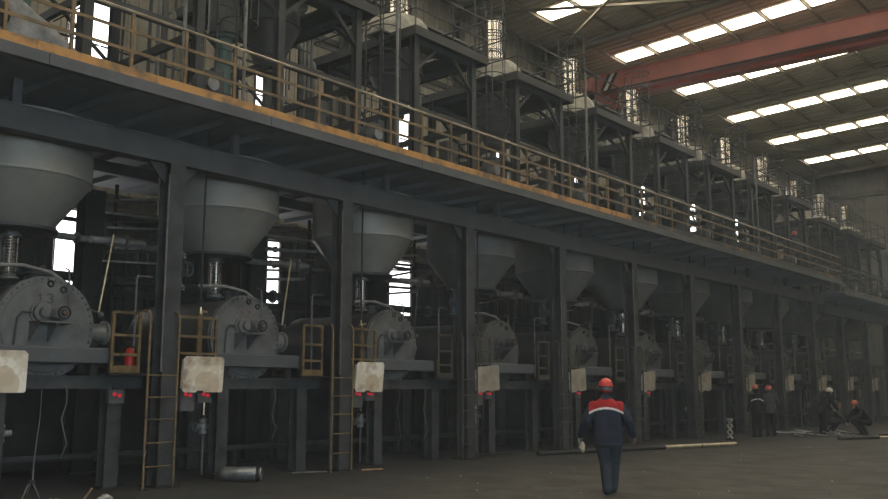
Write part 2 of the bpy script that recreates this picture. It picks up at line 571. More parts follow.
dado = structure('wall_dado', 'dado_dark', lambda b: b.box(X0 + 0.2, X1 - 0.4, 18.4, 18.65, 0, 2.0), 'near-black low masonry wall added behind the posts', 'wall', smooth=False)
part('coping', dado, 'dado_dark', lambda b: b.box(X0 + 0.2, X1 - 0.4, 18.35, 18.7, 2.0, 2.08), smooth=False)
wall_far = structure('wall_far', 'wall_far_shaded', lambda b: corr(b, YF, YB, 0, 18.0, lambda u, v, d: (X1 - d, u, v), 0.42, 0.05),
                     'dim corrugated end wall of the hall', 'wall', smooth=False)
for z in (3.0, 6.5, 10.2, 14.3):
    part('girt', wall_far, 'beam_brown', lambda b: b.box(-0.22, -0.08, YF, YB, -0.13, 0.13), 'girt_far', (X1, 0, z), smooth=False)
for y in (-9.0, -3.0, 3.0, 9.0, 15.0):
    part('wall_column', wall_far, 'beam_brown', lambda b: b.box(-0.5, -0.1, -0.16, 0.16, 0, 16.0), 'far_column', (X1, y, 0), smooth=False)
wall_left = structure('wall_left', 'wall_sheet', lambda b: corr(b, YF, YB, 0, 17.6, lambda u, v, d: (X0 + d, u, v), 0.42, 0.05),
                      'corrugated end wall beside the camera', 'wall', smooth=False)



def f_near(b):
    xs = [(X0, DOOR[0], 0, 18.2), (DOOR[0], DOOR[1], DOOR[2], 18.2), (DOOR[1], X1, 0, 18.2)]
    for a, c, z0, z1 in xs:
        if c - a > 0.1:
            corr(b, a, c, z0, z1, lambda u, v, d: (u, YF + d, v), 0.42, 0.05)


DOOR = (-13.0, 9.0, 8.5)          # the wide vehicle entrance behind the camera: x from, x to, height
wall_near = structure('wall_near', 'wall_sheet', f_near, 'corrugated side wall with a wide entrance behind the camera', 'wall', smooth=False)
part('door_frame', wall_near, 'beam_brown', lambda b: [b.box(DOOR[0] - 0.2, DOOR[0], YF - 0.1, YF + 0.2, 0, DOOR[2] + 0.2), b.box(DOOR[1], DOOR[1] + 0.2, YF - 0.1, YF + 0.2, 0, DOOR[2] + 0.2), b.box(DOOR[0], DOOR[1], YF - 0.1, YF + 0.2, DOOR[2], DOOR[2] + 0.2)], smooth=False)
# ------------------------------------------------------------------ overhead crane
GX = 32.9
cr = thing('overhead_crane', 'red overhead travelling crane spanning the hall below the skylights', 'crane', (GX, 19.0, 0), rz=math.radians(CRANE_SKEW))
for i, dx in enumerate((0.0, 0.95)):
    part('girder', cr, 'crane_red', lambda b: [b.box(0.05, 0.5, -32.0, 0, 14.12, 14.82), b.box(0, 0.55, -32.0, 0, 14.08, 14.12), b.box(0, 0.55, -32.0, 0, 14.82, 14.86)],
         'girder', (dx, 0, 0), smooth=False)
part('end_carriage', cr, 'crane_red', lambda b: [b.box(-0.7, 2.8, 0.0, 0.45, 14.0, 14.6), b.box(-0.85, -0.7, 0.1, 0.35, 14.15, 14.45), b.box(2.8, 2.95, 0.1, 0.35, 14.15, 14.45)], smooth=False)
for dx in (-0.3, 2.4):
    part('carriage_wheel', cr, 'steel_dark', lambda b: b.lathe([(0.25, -0.06), (0.25, 0.06)], ax='y', n=16), 'carriage_wheel', (dx, 0.22, 13.98))
for i in range(3):
    part('hazard_stripe', cr, ('black', 'white_paint')[i % 2], lambda b: b.prism([(0, 0), (0.16, 0), (-0.22, 0.68), (-0.38, 0.68)], 'x', -0.012, 0.0),
         ('hazard_stripe', i % 2), (0.05, -0.2 - 0.16 * i, 14.13), smooth=False)
# weathered load marking, too faint to read: a row of worn strokes
for i in range(6):
    part('worn_marking', cr, 'letter', lambda b: [b.box(-0.006, 0, -0.12, 0.12, 0.0, 0.05), b.box(-0.006, 0, -0.12, 0.12, 0.16, 0.21), b.box(-0.006, 0, -0.03, 0.02, -0.06, 0.32)],
         'worn_marking', (0.049, -1.7 - 0.34 * i, 14.40), smooth=False)
part('cable_rail', cr, 'steel_dark', lambda b: b.box(-0.06, 0.0, -32.0, -0.2, 14.04, 14.10), smooth=False)

rw = thing('crane_runway', 'dark steel crane runway beam along the rear wall', 'beam', (0, 19.22, 0))
part('runway_beam', rw, 'beam_brown', lambda b: [b.box(X0 + 0.6, X1 - 0.6, -0.17, 0.17, 13.56, 13.6), b.box(X0 + 0.6, X1 - 0.6, -0.02, 0.02, 13.06, 13.56), b.box(X0 + 0.6, X1 - 0.6, -0.17, 0.17, 13.02, 13.06)], smooth=False)
part('rail', rw, 'steel_light', lambda b: b.box(X0 + 0.6, X1 - 0.6, -0.04, 0.04, 13.6, 13.72), smooth=False)
for x in [w_ - 2.97 for w_ in WX] + [WX[-1] + 2.97]:
    part('bracket', rw, 'beam_brown', lambda b: b.prism([(-0.2, 13.0), (1.28, 13.0), (1.28, 12.2)], 'x', -0.08, 0.08), 'runway_bracket', (x, 0, 0), smooth=False)

# ------------------------------------------------------------------ the upper deck
Z_UNDER, Z_DECK = 6.34, 6.52


def h_column(b, z0, z1, wd=0.34, dp=0.34, t=0.03):
    b.box(-wd / 2, wd / 2, -dp / 2, -dp / 2 + t, z0, z1)
    b.box(-wd / 2, wd / 2, dp / 2 - t, dp / 2, z0, z1)
    b.box(-t / 2, t / 2, -dp / 2 + t, dp / 2 - t, z0, z1)


def deck(xa, xb, dz, label, which, rlabel):
    d = thing('deck_platform', label, 'platform', (0, 0, dz), 'upper walkway decks')
    n = max(1, round((xb - xa) / PITCH_X))
    for i in range(n):
        a = xa + (xb - xa) * i / n
        c = xa + (xb - xa) * (i + 1) / n - 0.012
        part('deck_plate', d, 'deck_under', lambda b: b.box(a, c, 12.8, 20.3, Z_DECK - 0.05, Z_DECK), smooth=False)
        part('fascia', d, 'deck_grey', lambda b: [b.box(a, c, 12.74, 12.78, Z_UNDER, Z_DECK), b.box(a, c, 12.78, 12.86, Z_UNDER, Z_UNDER + 0.02)], smooth=False)
    x = xa + 0.5
    while x < xb:
        part('joist', d, 'deck_under', lambda b: [b.box(-0.03, 0.03, 12.8, 20.2, Z_DECK - 0.17, Z_DECK - 0.05)], 'joist', (x, 0, 0), smooth=False)
        x += PITCH_X / 4
    for y in (15.6, 17.5):
        part('stringer', d, 'deck_under', lambda b: b.box(xa, xb, y - 0.08, y + 0.08, Z_DECK - 0.42, Z_DECK - 0.17), smooth=False)
    r = thing('deck_railing', rlabel, 'railing', (0, 12.77, Z_DECK + dz), 'railings along the upper walkway edge')
    part('top_rail', r, 'rail_top' if which == 0 else 'steel_light', lambda b: b.pipe([(xa, 0, 1.08), (xb, 0, 1.08)], 0.024, 8))
    for z in (0.42, 0.75):
        part('mid_rail', r, 'rail_yellow' if which == 0 else 'steel', lambda b: b.box(xa, xb, -0.012, 0.012, z - 0.025, z + 0.025), smooth=False)
    m = max(1, round((xb - xa) / 2.0))
    for i in range(m):
        a, c = xa + (xb - xa) * i / m, xa + (xb - xa) * (i + 1) / m - 0.01
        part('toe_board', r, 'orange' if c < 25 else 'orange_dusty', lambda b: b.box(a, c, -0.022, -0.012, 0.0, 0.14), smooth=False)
    p = math.floor(xa) + 0.49 + (1 if math.floor(xa) + 0.49 < xa else 0)
    while p < xb:
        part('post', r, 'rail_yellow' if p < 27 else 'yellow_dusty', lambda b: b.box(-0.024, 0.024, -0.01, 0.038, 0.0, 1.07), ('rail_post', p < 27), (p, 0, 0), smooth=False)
        p += 1.0
    return d


deck(2.0, 43.6, 0.0, 'long grey upper steel deck overhanging the columns', 0, 'rusty yellow railing with orange toe board along the long upper deck')
deck(43.75, 60.0, -0.42, 'lower stretch of the upper deck at the far right end', 1, 'dark railing of the lower far deck stretch')

eb = thing('edge_beam', 'long dark steel beam on the column tops under the upper deck', 'beam', (0, 13.8, 0))
part('beam_run', eb, 'beam_grey', lambda b: [b.box(2.0, 43.6, -0.15, 0.15, 5.52, 5.55), b.box(2.0, 43.6, -0.13, 0.13, 5.55, 5.91), b.box(2.0, 43.6, -0.15, 0.15, 5.91, 5.94)], smooth=False)
part('beam_run', eb, 'beam_grey', lambda b: b.box(43.75, 60.0, -0.13, 0.13, 5.12, 5.54), smooth=False)
for n in range(-1, 9):
    part('stub_post', eb, 'beam_grey', lambda b: b.box(-0.07, 0.07, -0.07, 0.07, 5.94, Z_DECK - 0.17), 'stub_post', (XN(n) + 1.28, 0, 0), smooth=False)

# ------------------------------------------------------------------ columns
for n in range(0, 12):
    top = 5.52 if XN(n) < 43.6 else 5.12
    c = thing('steel_column', 'tall dark steel column under the upper deck, %s from the left' % ('first' if n == 0 else ORD[n]), 'column', (XN(n), 13.8, 0), 'tall front columns')
    part('shaft', c, 'steel', lambda b: h_column(b, 0.02, top, 0.30, 0.32), ('shaft', top), smooth=False)
    part('base_plate', c, 'steel_dark', lambda b: b.box(-0.24, 0.24, -0.24, 0.24, 0.0, 0.03), 'base_plate', smooth=False)
    part('cap_bracket', c, 'steel', lambda b: [b.prism([(0.17, 0.0), (0.5, 0.0), (0.17, -0.35)], 'y', -0.02, 0.02), b.prism([(-0.17, 0.0), (-0.5, 0.0), (-0.17, -0.35)], 'y', -0.02, 0.02)], 'cap_bracket', (0, 0, top), smooth=False)
    if n < 7:
        part('conduit', c, 'steel_light', lambda b: b.pipe([(-0.2, -0.2, 1.9), (-0.2, -0.2, 5.3)], 0.016, 6), 'conduit')
for n in range(-1, 11):
    c = thing('rear_column', 'dark rear column behind the drums in %s' % bay(n), 'column', (XN(n) + 0.35, 17.2, 0), 'rear columns under the deck')
    part('shaft', c, 'steel_dark', lambda b: h_column(b, 0.02, 5.6, 0.4, 0.4), 'rear_shaft', smooth=False)
    part('base_plate', c, 'steel_dark', lambda b: b.box(-0.28, 0.28, -0.28, 0.28, 0.0, 0.03), 'rear_base', smooth=False)

# ------------------------------------------------------------------ lower process row, bay by bay
R_D, Z_D = 0.82, 2.60


def drum(n):
    x = XN(n) + (2.13 if n >= 0 else 2.28)
    y = 14.35
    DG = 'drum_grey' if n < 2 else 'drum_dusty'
    t = thing('rotary_drum', 'grey steel drum vessel with bolted round end plate in %s' % bay(n), 'vessel', (x, y, 0), 'horizontal drum vessels')
    part('shell', t, 'vessel_dark', lambda b: b.lathe([(R_D - 0.07, 0.06), (R_D - 0.05, 3.0), (R_D - 0.3, 3.25)], (0, 0, Z_D), 'y', 40), 'drum_shell')
    ep = part('end_plate', t, DG, lambda b: b.lathe([(R_D, 0.07), (R_D, 0.0), (R_D - 0.09, -0.004), (R_D - 0.10, -0.018), (0.0, -0.03)], (0, 0, Z_D), 'y', 48), ('end_plate', DG))

    def bolts(b):
        for i in range(44):
            a = 2 * PI * i / 44
            b.lathe([(0.021, -0.03), (0.021, 0.0)], ((R_D - 0.045) * math.cos(a), 0, Z_D + (R_D - 0.045) * math.sin(a)), 'y', 6)
    part('bolt_ring', ep, 'steel_light', bolts, 'bolt_ring', kind='stuff')
    part('shell_flange', t, DG, lambda b: b.lathe([(R_D, 0.11), (R_D, 0.085)], (0, 0, Z_D), 'y', 48), ('shell_flange', DG))
    if n < 1:
        # hand-painted vessel number
        def digits(b):
            b.box(-0.125, -0.10, -0.028, -0.024, -0.07, 0.07)
            b.bar((-0.15, -0.026, 0.03), (-0.11, -0.026, 0.065), 0.004, 0.022)
            segs_ = [((0.0, 0.055), (0.04, 0.075), (0.085, 0.05), (0.085, 0.02), (0.04, 0.0), (0.085, -0.02), (0.085, -0.055), (0.04, -0.075), (0.0, -0.055))] if n < 0 else [((0.0, 0.05), (0.03, 0.075), (0.075, 0.06), (0.08, 0.025), (0.0, -0.07), (0.09, -0.07))]
            for pl in segs_:
                for (xa, za), (xb, zb_) in zip(pl, pl[1:]):
                    b.bar((xa, -0.026, za), (xb, -0.026, zb_), 0.004, 0.022)
        part('painted_number', ep, 'chalk_dark' if n < 0 else 'chalk_red', digits, ('number', n), (-0.02, 0, Z_D + 0.46), smooth=False)
    # drive: gearbox, motor, bracket
    gb = part('gearbox', t, DG, lambda b: [b.lathe([(0.13, -0.13), (0.15, -0.12), (0.15, -0.02)], (-0.11, 0, Z_D + 0.22), 'y', 20), b.lathe([(0.19, -0.05), (0.19, -0.02)], (-0.11, 0, Z_D + 0.22), 'y', 20),
                                                    b.lathe([(0.08, -0.2), (0.09, -0.13)], (-0.11, 0, Z_D + 0.22), 'y', 14)], ('gearbox', DG))
    mo = part('motor', t, DG, lambda b: [b.lathe([(0.10, -0.36), (0.115, -0.34), (0.115, -0.06)], (0.11, 0, Z_D + 0.22), 'y', 18)] + [b.lathe([(0.13, -0.33 + i * 0.045), (0.13, -0.315 + i * 0.045)], (0.11, 0, Z_D + 0.22), 'y', 18) for i in range(6)], ('motor', DG))
    part('fan_cover', mo, 'steel_dark', lambda b: [b.ring((0.11, -0.365, Z_D + 0.22), 0.095, 0.02, 'y', 18, 6), b.lathe([(0.05, -0.375), (0.06, -0.36)], (0.11, 0, Z_D + 0.22), 'y', 14)], 'fan_cover')
    part('red_cap', mo, 'rust', lambda b: b.lathe([(0.03, -0.39), (0.035, -0.37)], (0.11, 0, Z_D + 0.22), 'y', 10), 'red_cap')
    part('bracket', t, DG, lambda b: [b.box(-0.3, 0.28, -0.38, -0.025, Z_D + 0.05, Z_D + 0.075)] + [b.prism([(-0.03, Z_D + 0.05), (-0.36, Z_D + 0.05), (-0.03, Z_D - 0.24)], 'x', xx - 0.012, xx + 0.012) for xx in (-0.28, 0.02)], ('motor_bracket', DG), smooth=False)
    part('oil_pipe', t, 'steel', lambda b: b.pipe([(-0.28, -0.06, Z_D + 0.22), (-0.42, -0.06, Z_D + 0.22), (-0.50, -0.06, Z_D + 0.12), (-0.53, -0.05, Z_D - 0.38)], 0.017, 8), 'oil_pipe')
    part('conduit', t, 'steel_light', lambda b: b.pipe([(0.24, -0.08, Z_D + 0.14), (0.32, -0.06, Z_D + 0.16), (0.33, -0.05, Z_D + 0.5), (0.31, -0.04, Z_D + 0.95), (0.31, 0.1, Z_D + 1.0)], 0.014, 6), 'motor_conduit')
    # pipework across the drum top
    part('top_header', t, 'pipe_lag', lambda b: b.pipe([(-0.9, 0.32, Z_D + 0.96), (-0.3, 0.3, Z_D + 1.0), (0.15, 0.25, Z_D + 0.92), (0.33, 0.22, Z_D + 0.80)], 0.03, 8), 'top_header')
    for i, (dx, dz) in enumerate(((0.02, 0.70), (0.24, 0.62))):
        part('lifting_eye', ep, 'steel_dark', lambda b: b.ring((0, -0.03, 0), 0.045, 0.016, 'y', 14, 6), 'lifting_eye', (dx, 0, Z_D + dz))
    nz = part('nozzle', t, 'steel', lambda b: [b.lathe([(0.16, 0), (0.16, 0.22)], (0.2, 0.9, Z_D + R_D - 0.12), 'z', 18), b.lathe([(0.22, 0.22), (0.22, 0.27)], (0.2, 0.9, Z_D + R_D - 0.12), 'z', 18)], 'nozzle')
    for s in (-1, 1):
        part('saddle', t, 'steel_dark', lambda b: b.prism([(-0.6, 1.84), (0.6, 1.84), (0.6, 2.1), (0.3, 1.86), (-0.3, 1.86), (-0.6, 2.1)], 'y', 0, 0.12), 'saddle', (0, 0.45 if s < 0 else 2.4, 0), smooth=False)


def hopper(n):
    x, y = XN(n) + 2.05, 15.25
    R = 1.2
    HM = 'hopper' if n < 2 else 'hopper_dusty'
    zt = 6.1 if x < 41 else 5.68
    t = thing('hopper', 'pale round hopper with conical bottom hanging in %s' % bay(n), 'hopper', (x, y, 0), 'hoppers hanging under the deck')
    part('cylinder', t, HM, lambda b: b.lathe([(R, 5.08), (R, zt)], n=48), ('hop_cyl', zt, HM))
    part('cone', t, HM, lambda b: b.lathe([(0.60, 4.28), (0.62, 4.30), (R - 0.004, 5.08)], n=48), ('hop_cone', HM))
    part('seam_band', t, HM, lambda b: b.lathe([(R, 5.06), (R + 0.014, 5.07), (R + 0.014, 5.10), (R, 5.11)], n=48), ('hop_seam', HM))
    part('bottom_rim', t, 'steel', lambda b: b.lathe([(0.68, 4.22), (0.70, 4.23), (0.70, 4.28), (0.62, 4.29)], n=36), 'hop_rim')
    s = thing('sight_pipe', 'ribbed steel sight pipe between hopper and drum in %s' % bay(n), 'pipe', (x - 0.02, y, 0), 'vertical sight pipes')
    part('tube', s, 'stainless', lambda b: b.lathe([(0.10, 3.52)] + [v for i in range(12) for v in ((0.10, 3.53 + i * 0.052), (0.112, 3.545 + i * 0.052), (0.112, 3.56 + i * 0.052), (0.10, 3.575 + i * 0.052))], n=18), 'sight_tube')
    for z in (3.425, 4.14):
        part('flange', s, 'steel_light', lambda b: [b.lathe([(0.165, 0), (0.165, 0.03), (0.12, 0.05), (0.12, 0.08)], n=18)], 'sight_flange', (0, 0, z))
    for a in (0.6, 2.7, 4.4):
        part('tie_rod', s, 'steel_light', lambda b: b.pipe([(0, 0, 3.44), (0, 0, 4.17)], 0.012, 6), 'tie_rod', (0.145 * math.cos(a), 0.145 * math.sin(a), 0))
    # a thin down pipe passing in front of the hopper
    p = thing('down_pipe', 'thin dark vertical pipe in front of the hopper of %s' % bay(n), 'pipe', (x - 1.12, 14.15, 0), 'thin vertical pipes before the hoppers')
    part('tube', p, 'steel_dark', lambda b: b.pipe([(0, 0, 3.1), (0, 0, zt + 0.37)], 0.02, 8), ('down_tube', zt))
    part('lower_tube', p, 'brass' if n < 2 else 'steel', lambda b: b.pipe([(0, 0, 1.88), (0, 0, 3.1)], 0.022, 8), ('down_lower', n < 2))
    part('tap', p, 'brass' if n < 2 else 'steel', lambda b: [b.pipe([(-0.02, 0, 3.02), (0.14, 0, 3.02)], 0.02, 6), b.ball((0, 0, 2.98), 0.045, 8, 6)], ('down_tap', n < 2))


def lower_frame(n):
    x = XN(n)
    # short posts
    for i, dx in enumerate((1.52, 3.45)):
        p = thing('support_post', 'short dark support post on the floor, %s post of %s' % (('left', 'right')[i], bay(n)), 'post', (x + dx, 14.3, 0), 'short posts below the drums')
        part('shaft', p, 'steel', lambda b: h_column(b, 0.02, 1.62, 0.25, 0.25, 0.025), 'post_shaft', smooth=False)
        part('foot_plate', p, 'steel_dark', lambda b: b.box(-0.19, 0.19, -0.19, 0.19, 0, 0.025), 'post_foot', smooth=False)
    for i, dx in enumerate((0.5, 2.3)):
        p = thing('rear_post', 'dim post standing behind the front posts, %s one of %s' % (('left', 'right')[i], bay(n)), 'post', (x + dx, 16.3, 0), 'rear posts below the drums')
        part('shaft', p, 'steel', lambda b: h_column(b, 0.02, 1.62, 0.3, 0.3, 0.025), 'rear_post_shaft', smooth=False)
        part('foot_plate', p, 'steel_dark', lambda b: b.box(-0.2, 0.2, -0.2, 0.2, 0, 0.025), 'rear_post_foot', smooth=False)
    b1 = thing('platform_beam', 'dark steel beam on the short posts of %s' % bay(n), 'beam', (x, 14.3, 0), 'beams on the short posts')
    part('flange', b1, 'steel', lambda b: b.box(0.18, PITCH_X - 0.18, -0.13, 0.13, 1.80, 1.83), 'pb_top', smooth=False)
    part('web', b1, 'steel', lambda b: b.box(0.18, PITCH_X - 0.18, -0.09, -0.06, 1.65, 1.80), 'pb_web', smooth=False)
    part('flange', b1, 'steel', lambda b: b.box(0.18, PITCH_X - 0.18, -0.13, 0.13, 1.62, 1.65), 'pb_bot', smooth=False)
    b2 = thing('cradle_beam', 'grey round-edged cradle beam in front of the drum in %s' % bay(n), 'beam', (x, 14.12, 0), 'cradle beams before the drums')
    part('box_section', b2, 'deck_grey', lambda b: b.prism([(-0.1, 2.04), (-0.07, 2.02), (0.08, 2.02), (0.08, 2.28), (-0.07, 2.28), (-0.1, 2.25)], 'x', 1.18, 3.2), 'cradle_box')
    part('end_cap', b2, 'steel', lambda b: b.box(3.2, 3.23, -0.11, 0.09, 2.0, 2.3), 'cradle_cap', smooth=False)
    for dx in (1.5, 3.0):
        part('leg', b2, 'steel_dark', lambda b: b.box(-0.06, 0.06, -0.05, 0.05, 1.83, 2.02), 'cradle_leg', (dx, 0.02, 0), smooth=False)
    # operating platform plates left and right of the column
    pf = thing('operator_platform', 'small steel operator platform beside the column of %s' % bay(n), 'platform', (x, 14.2, 0), 'operator platforms')
    part('floor_plate', pf, 'steel_dark', lambda b: b.box(-1.0, -0.2, -0.35, 1.0, 1.84, 1.88), 'op_plate_l', smooth=False)
    part('floor_plate', pf, 'steel_dark', lambda b: b.box(0.2, 1.15, -0.35, 1.0, 1.84, 1.88), 'op_plate_r', smooth=False)


def ladder(n):
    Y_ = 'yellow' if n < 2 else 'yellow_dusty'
    t = thing('fixed_ladder', 'rusty fixed ladder before the %s tall column from the left' % ('first' if n == 0 else ORD[n]), 'ladder', (XN(n) - 0.22, 13.5, 0), 'ladders at the tall columns')
    for s in (-1, 1):
        part('rail', t, Y_, lambda b: b.pipe([(0, 0, 0), (0, 0, 2.82), (0, 0.05, 2.9), (0, 0.22, 2.92)], 0.021, 8), ('ladder_rail', Y_), (0.28 * s, 0, 0))
    for z in (0.36, 0.74, 1.12, 1.48, 1.84):
        part('rung', t, Y_, lambda b: b.pipe([(-0.28, 0, 0), (0.28, 0, 0)], 0.014, 6), ('ladder_rung', Y_), (0, 0, z))
    for s in (-1, 1):
        part('foot', t, 'steel_dark', lambda b: b.box(-0.05, 0.05, -0.04, 0.04, 0, 0.015), 'ladder_foot', (0.28 * s, 0, 0), smooth=False)


def gates(n):
    x = XN(n)
    Y_ = 'yellow' if n < 2 else 'yellow_dusty'
    t = thing('guard_rail', 'narrow guard rail left of the column of %s' % bay(n), 'railing', (x - 0.72, 13.86, 1.88), 'narrow yellow guard rails')
    for s in (-1, 1):
        part('post', t, Y_, lambda b: b.box(-0.024, 0.024, -0.024, 0.024, 0, 1.0), ('g_post', Y_), (0.245 * s, 0, 0), smooth=False)
    for z in (0.30, 0.62, 1.0):
        part('rail', t, Y_, lambda b: b.box(-0.245, 0.245, -0.02, 0.02, -0.022, 0.022), ('g_rail', Y_), (0, 0.0, z), smooth=False)
    part('toe_board', t, Y_, lambda b: b.box(-0.25, 0.25, -0.03, -0.024, 0.0, 0.12), ('g_toe', Y_), smooth=False)
    t = thing('guard_rail', 'wider guard rail above the cream panel in %s' % bay(n), 'railing', (x + 0.66, 13.9, 1.88), 'wide yellow guard rails')
    for s in (-1, 1):
        part('post', t, Y_, lambda b: b.box(-0.024, 0.024, -0.024, 0.024, 0, 1.0), ('g_post', Y_), (0.44 * s, 0, 0), smooth=False)
    for z in (0.36, 0.66, 1.0):
        part('rail', t, Y_, lambda b: b.box(-0.44, 0.44, -0.02, 0.02, -0.022, 0.022), ('g_rail_w', Y_), (0, 0, z), smooth=False)
    part('standpipe', t, Y_, lambda b: b.box(-0.05, 0.05, 0.1, 0.16, 0, 1.05), ('g_stand', Y_), (0.17, 0, 0), smooth=False)


def splash(n):
    t = thing('splash_panel', 'cream rust-stained sheet panel hanging %s' % ('in ' + bay(n) if n < 0 else 'right of the %s tall column from the left' % ('first' if n == 0 else ORD[n])), 'panel', (XN(n) + (0.66 if n >= 0 else 1.24), 13.62, 1.56), 'cream splash panels')
    a = 0.05 * math.sin(n * 2.3)
    t.rotation_euler = (0.06 + 0.03 * math.sin(n * 1.7), 0.0 if n < 2 else -0.09 + 0.03 * math.sin(n * 3.1), a)
    c = 0.05
    w2, h = 0.42, 0.62
    part('plate', t, 'panel_cream' if n < 2 else 'panel_tan', lambda b: b.prism([(-w2 + c, 0), (w2 - 0.02, 0), (w2, 0.03), (w2, h - c), (w2 - c, h), (-w2 + c, h), (-w2, h - c), (-w2, c)], 'y', 0, 0.012), ('panel_plate', n < 2), smooth=False)
    part('edge_flange', t, 'white_paint', lambda b: b.box(w2 - 0.012, w2, 0.012, 0.10, 0.03, h - 0.06), 'panel_flange', smooth=False)
    part('edge_flange', t, 'white_paint', lambda b: b.box(-w2, -w2 + 0.012, 0.012, 0.06, 0.06, h - 0.06), 'panel_flange2', smooth=False)
    part('hanger', t, 'steel_dark', lambda b: [b.box(-0.3, -0.26, 0.012, 0.4, h - 0.12, h - 0.08), b.box(0.26, 0.3, 0.012, 0.4, h - 0.12, h - 0.08)], 'panel_hanger', smooth=False)
    part('latch', t, 'black', lambda b: b.box(-0.12, 0.0, -0.03, 0.02, -0.01, 0.03), 'panel_latch', smooth=False)


def switches(n):
    for i, (dx, lab) in enumerate(((-0.72, 'small grey switch box with red knobs left of the column, %s'), (0.44, 'taller grey switch box with red knobs right of the column, %s'), (0.80, 'wide grey switch box with red knobs under the cream panel, %s'))):
        if (n < 0 and i < 2) or (i == 0 and n > 0) or n > 4 or (n > 2 and i == 1):
            continue
        h = 0.16 if i != 1 else 0.30
        t = thing('switch_box', lab % bay(n), 'switch', (XN(n) + dx, 14.1 if i == 0 else 13.78, 1.54), 'switch boxes with red knobs')
        part('housing', t, 'grey_box', lambda b: b.box(-0.14, 0.14, -0.05, 0.05, -h, 0.06), ('housing', i), smooth=False)
        for s in (-1, 1):
            part('red_knob', t, 'knob_red_glow', lambda b: b.lathe([(0.024, -0.085), (0.030, -0.075), (0.030, -0.05)], ax='y', n=12), 'red_knob', (0.045 * s, 0, -0.02 - 0.01 * s), label='glowing red push button')
        part('bracket', t, 'steel_dark', lambda b: b.box(-0.03, 0.03, -0.01, 0.04, 0.06, 0.1 + (0.0 if i == 0 else 0.3)), ('sw_bracket', i), smooth=False)
        if i:
            part('cable', t, 'black', lambda b: b.pipe([(0.05, 0, -h), (0.05, 0, -h - 0.12), (0.10, 0, -h - 0.17), (0.16, 0, -h - 0.13), (0.18, 0.02, -h + 0.1)], 0.010, 6), ('sw_cable', i))


def drain(n):
    t = thing('drain_valve', 'silver drain valve hanging on a thin rod in %s' % bay(n), 'valve', (XN(n) + (1.42 if n >= 0 else 1.78), 14.62, 0), 'drain valves under the platform')
    part('rod', t, 'brass', lambda b: b.pipe([(0, 0, 1.15), (0, 0, 1.62)], 0.018, 8), 'drain_rod')
    part('body', t, 'pipe_lag', lambda b: [b.lathe([(0.05, 0.78), (0.08, 0.80), (0.08, 0.84), (0.065, 0.86), (0.09, 0.9), (0.09, 0.98), (0.065, 1.0), (0.08, 1.03), (0.08, 1.06), (0.05, 1.08)], n=16), b.lathe([(0.05, -0.2), (0.05, 0.18)], (0, 0, 0.93), 'x', 10), b.lathe([(0.09, -0.2), (0.09, -0.17)], (0, 0, 0.93), 'x', 12)], 'drain_body')
    part('collar', t, 'stainless', lambda b: b.lathe([(0.04, 1.08), (0.05, 1.10), (0.05, 1.15)], n=12), 'drain_collar')
    part('stem', t, 'steel_light', lambda b: b.pipe([(0, 0, 0.0), (0, 0, 0.8)], 0.024, 8), 'drain_stem')
    part('base', t, 'steel_dark', lambda b: b.lathe([(0.09, 0), (0.09, 0.03), (0.04, 0.05)], n=12), 'drain_base')


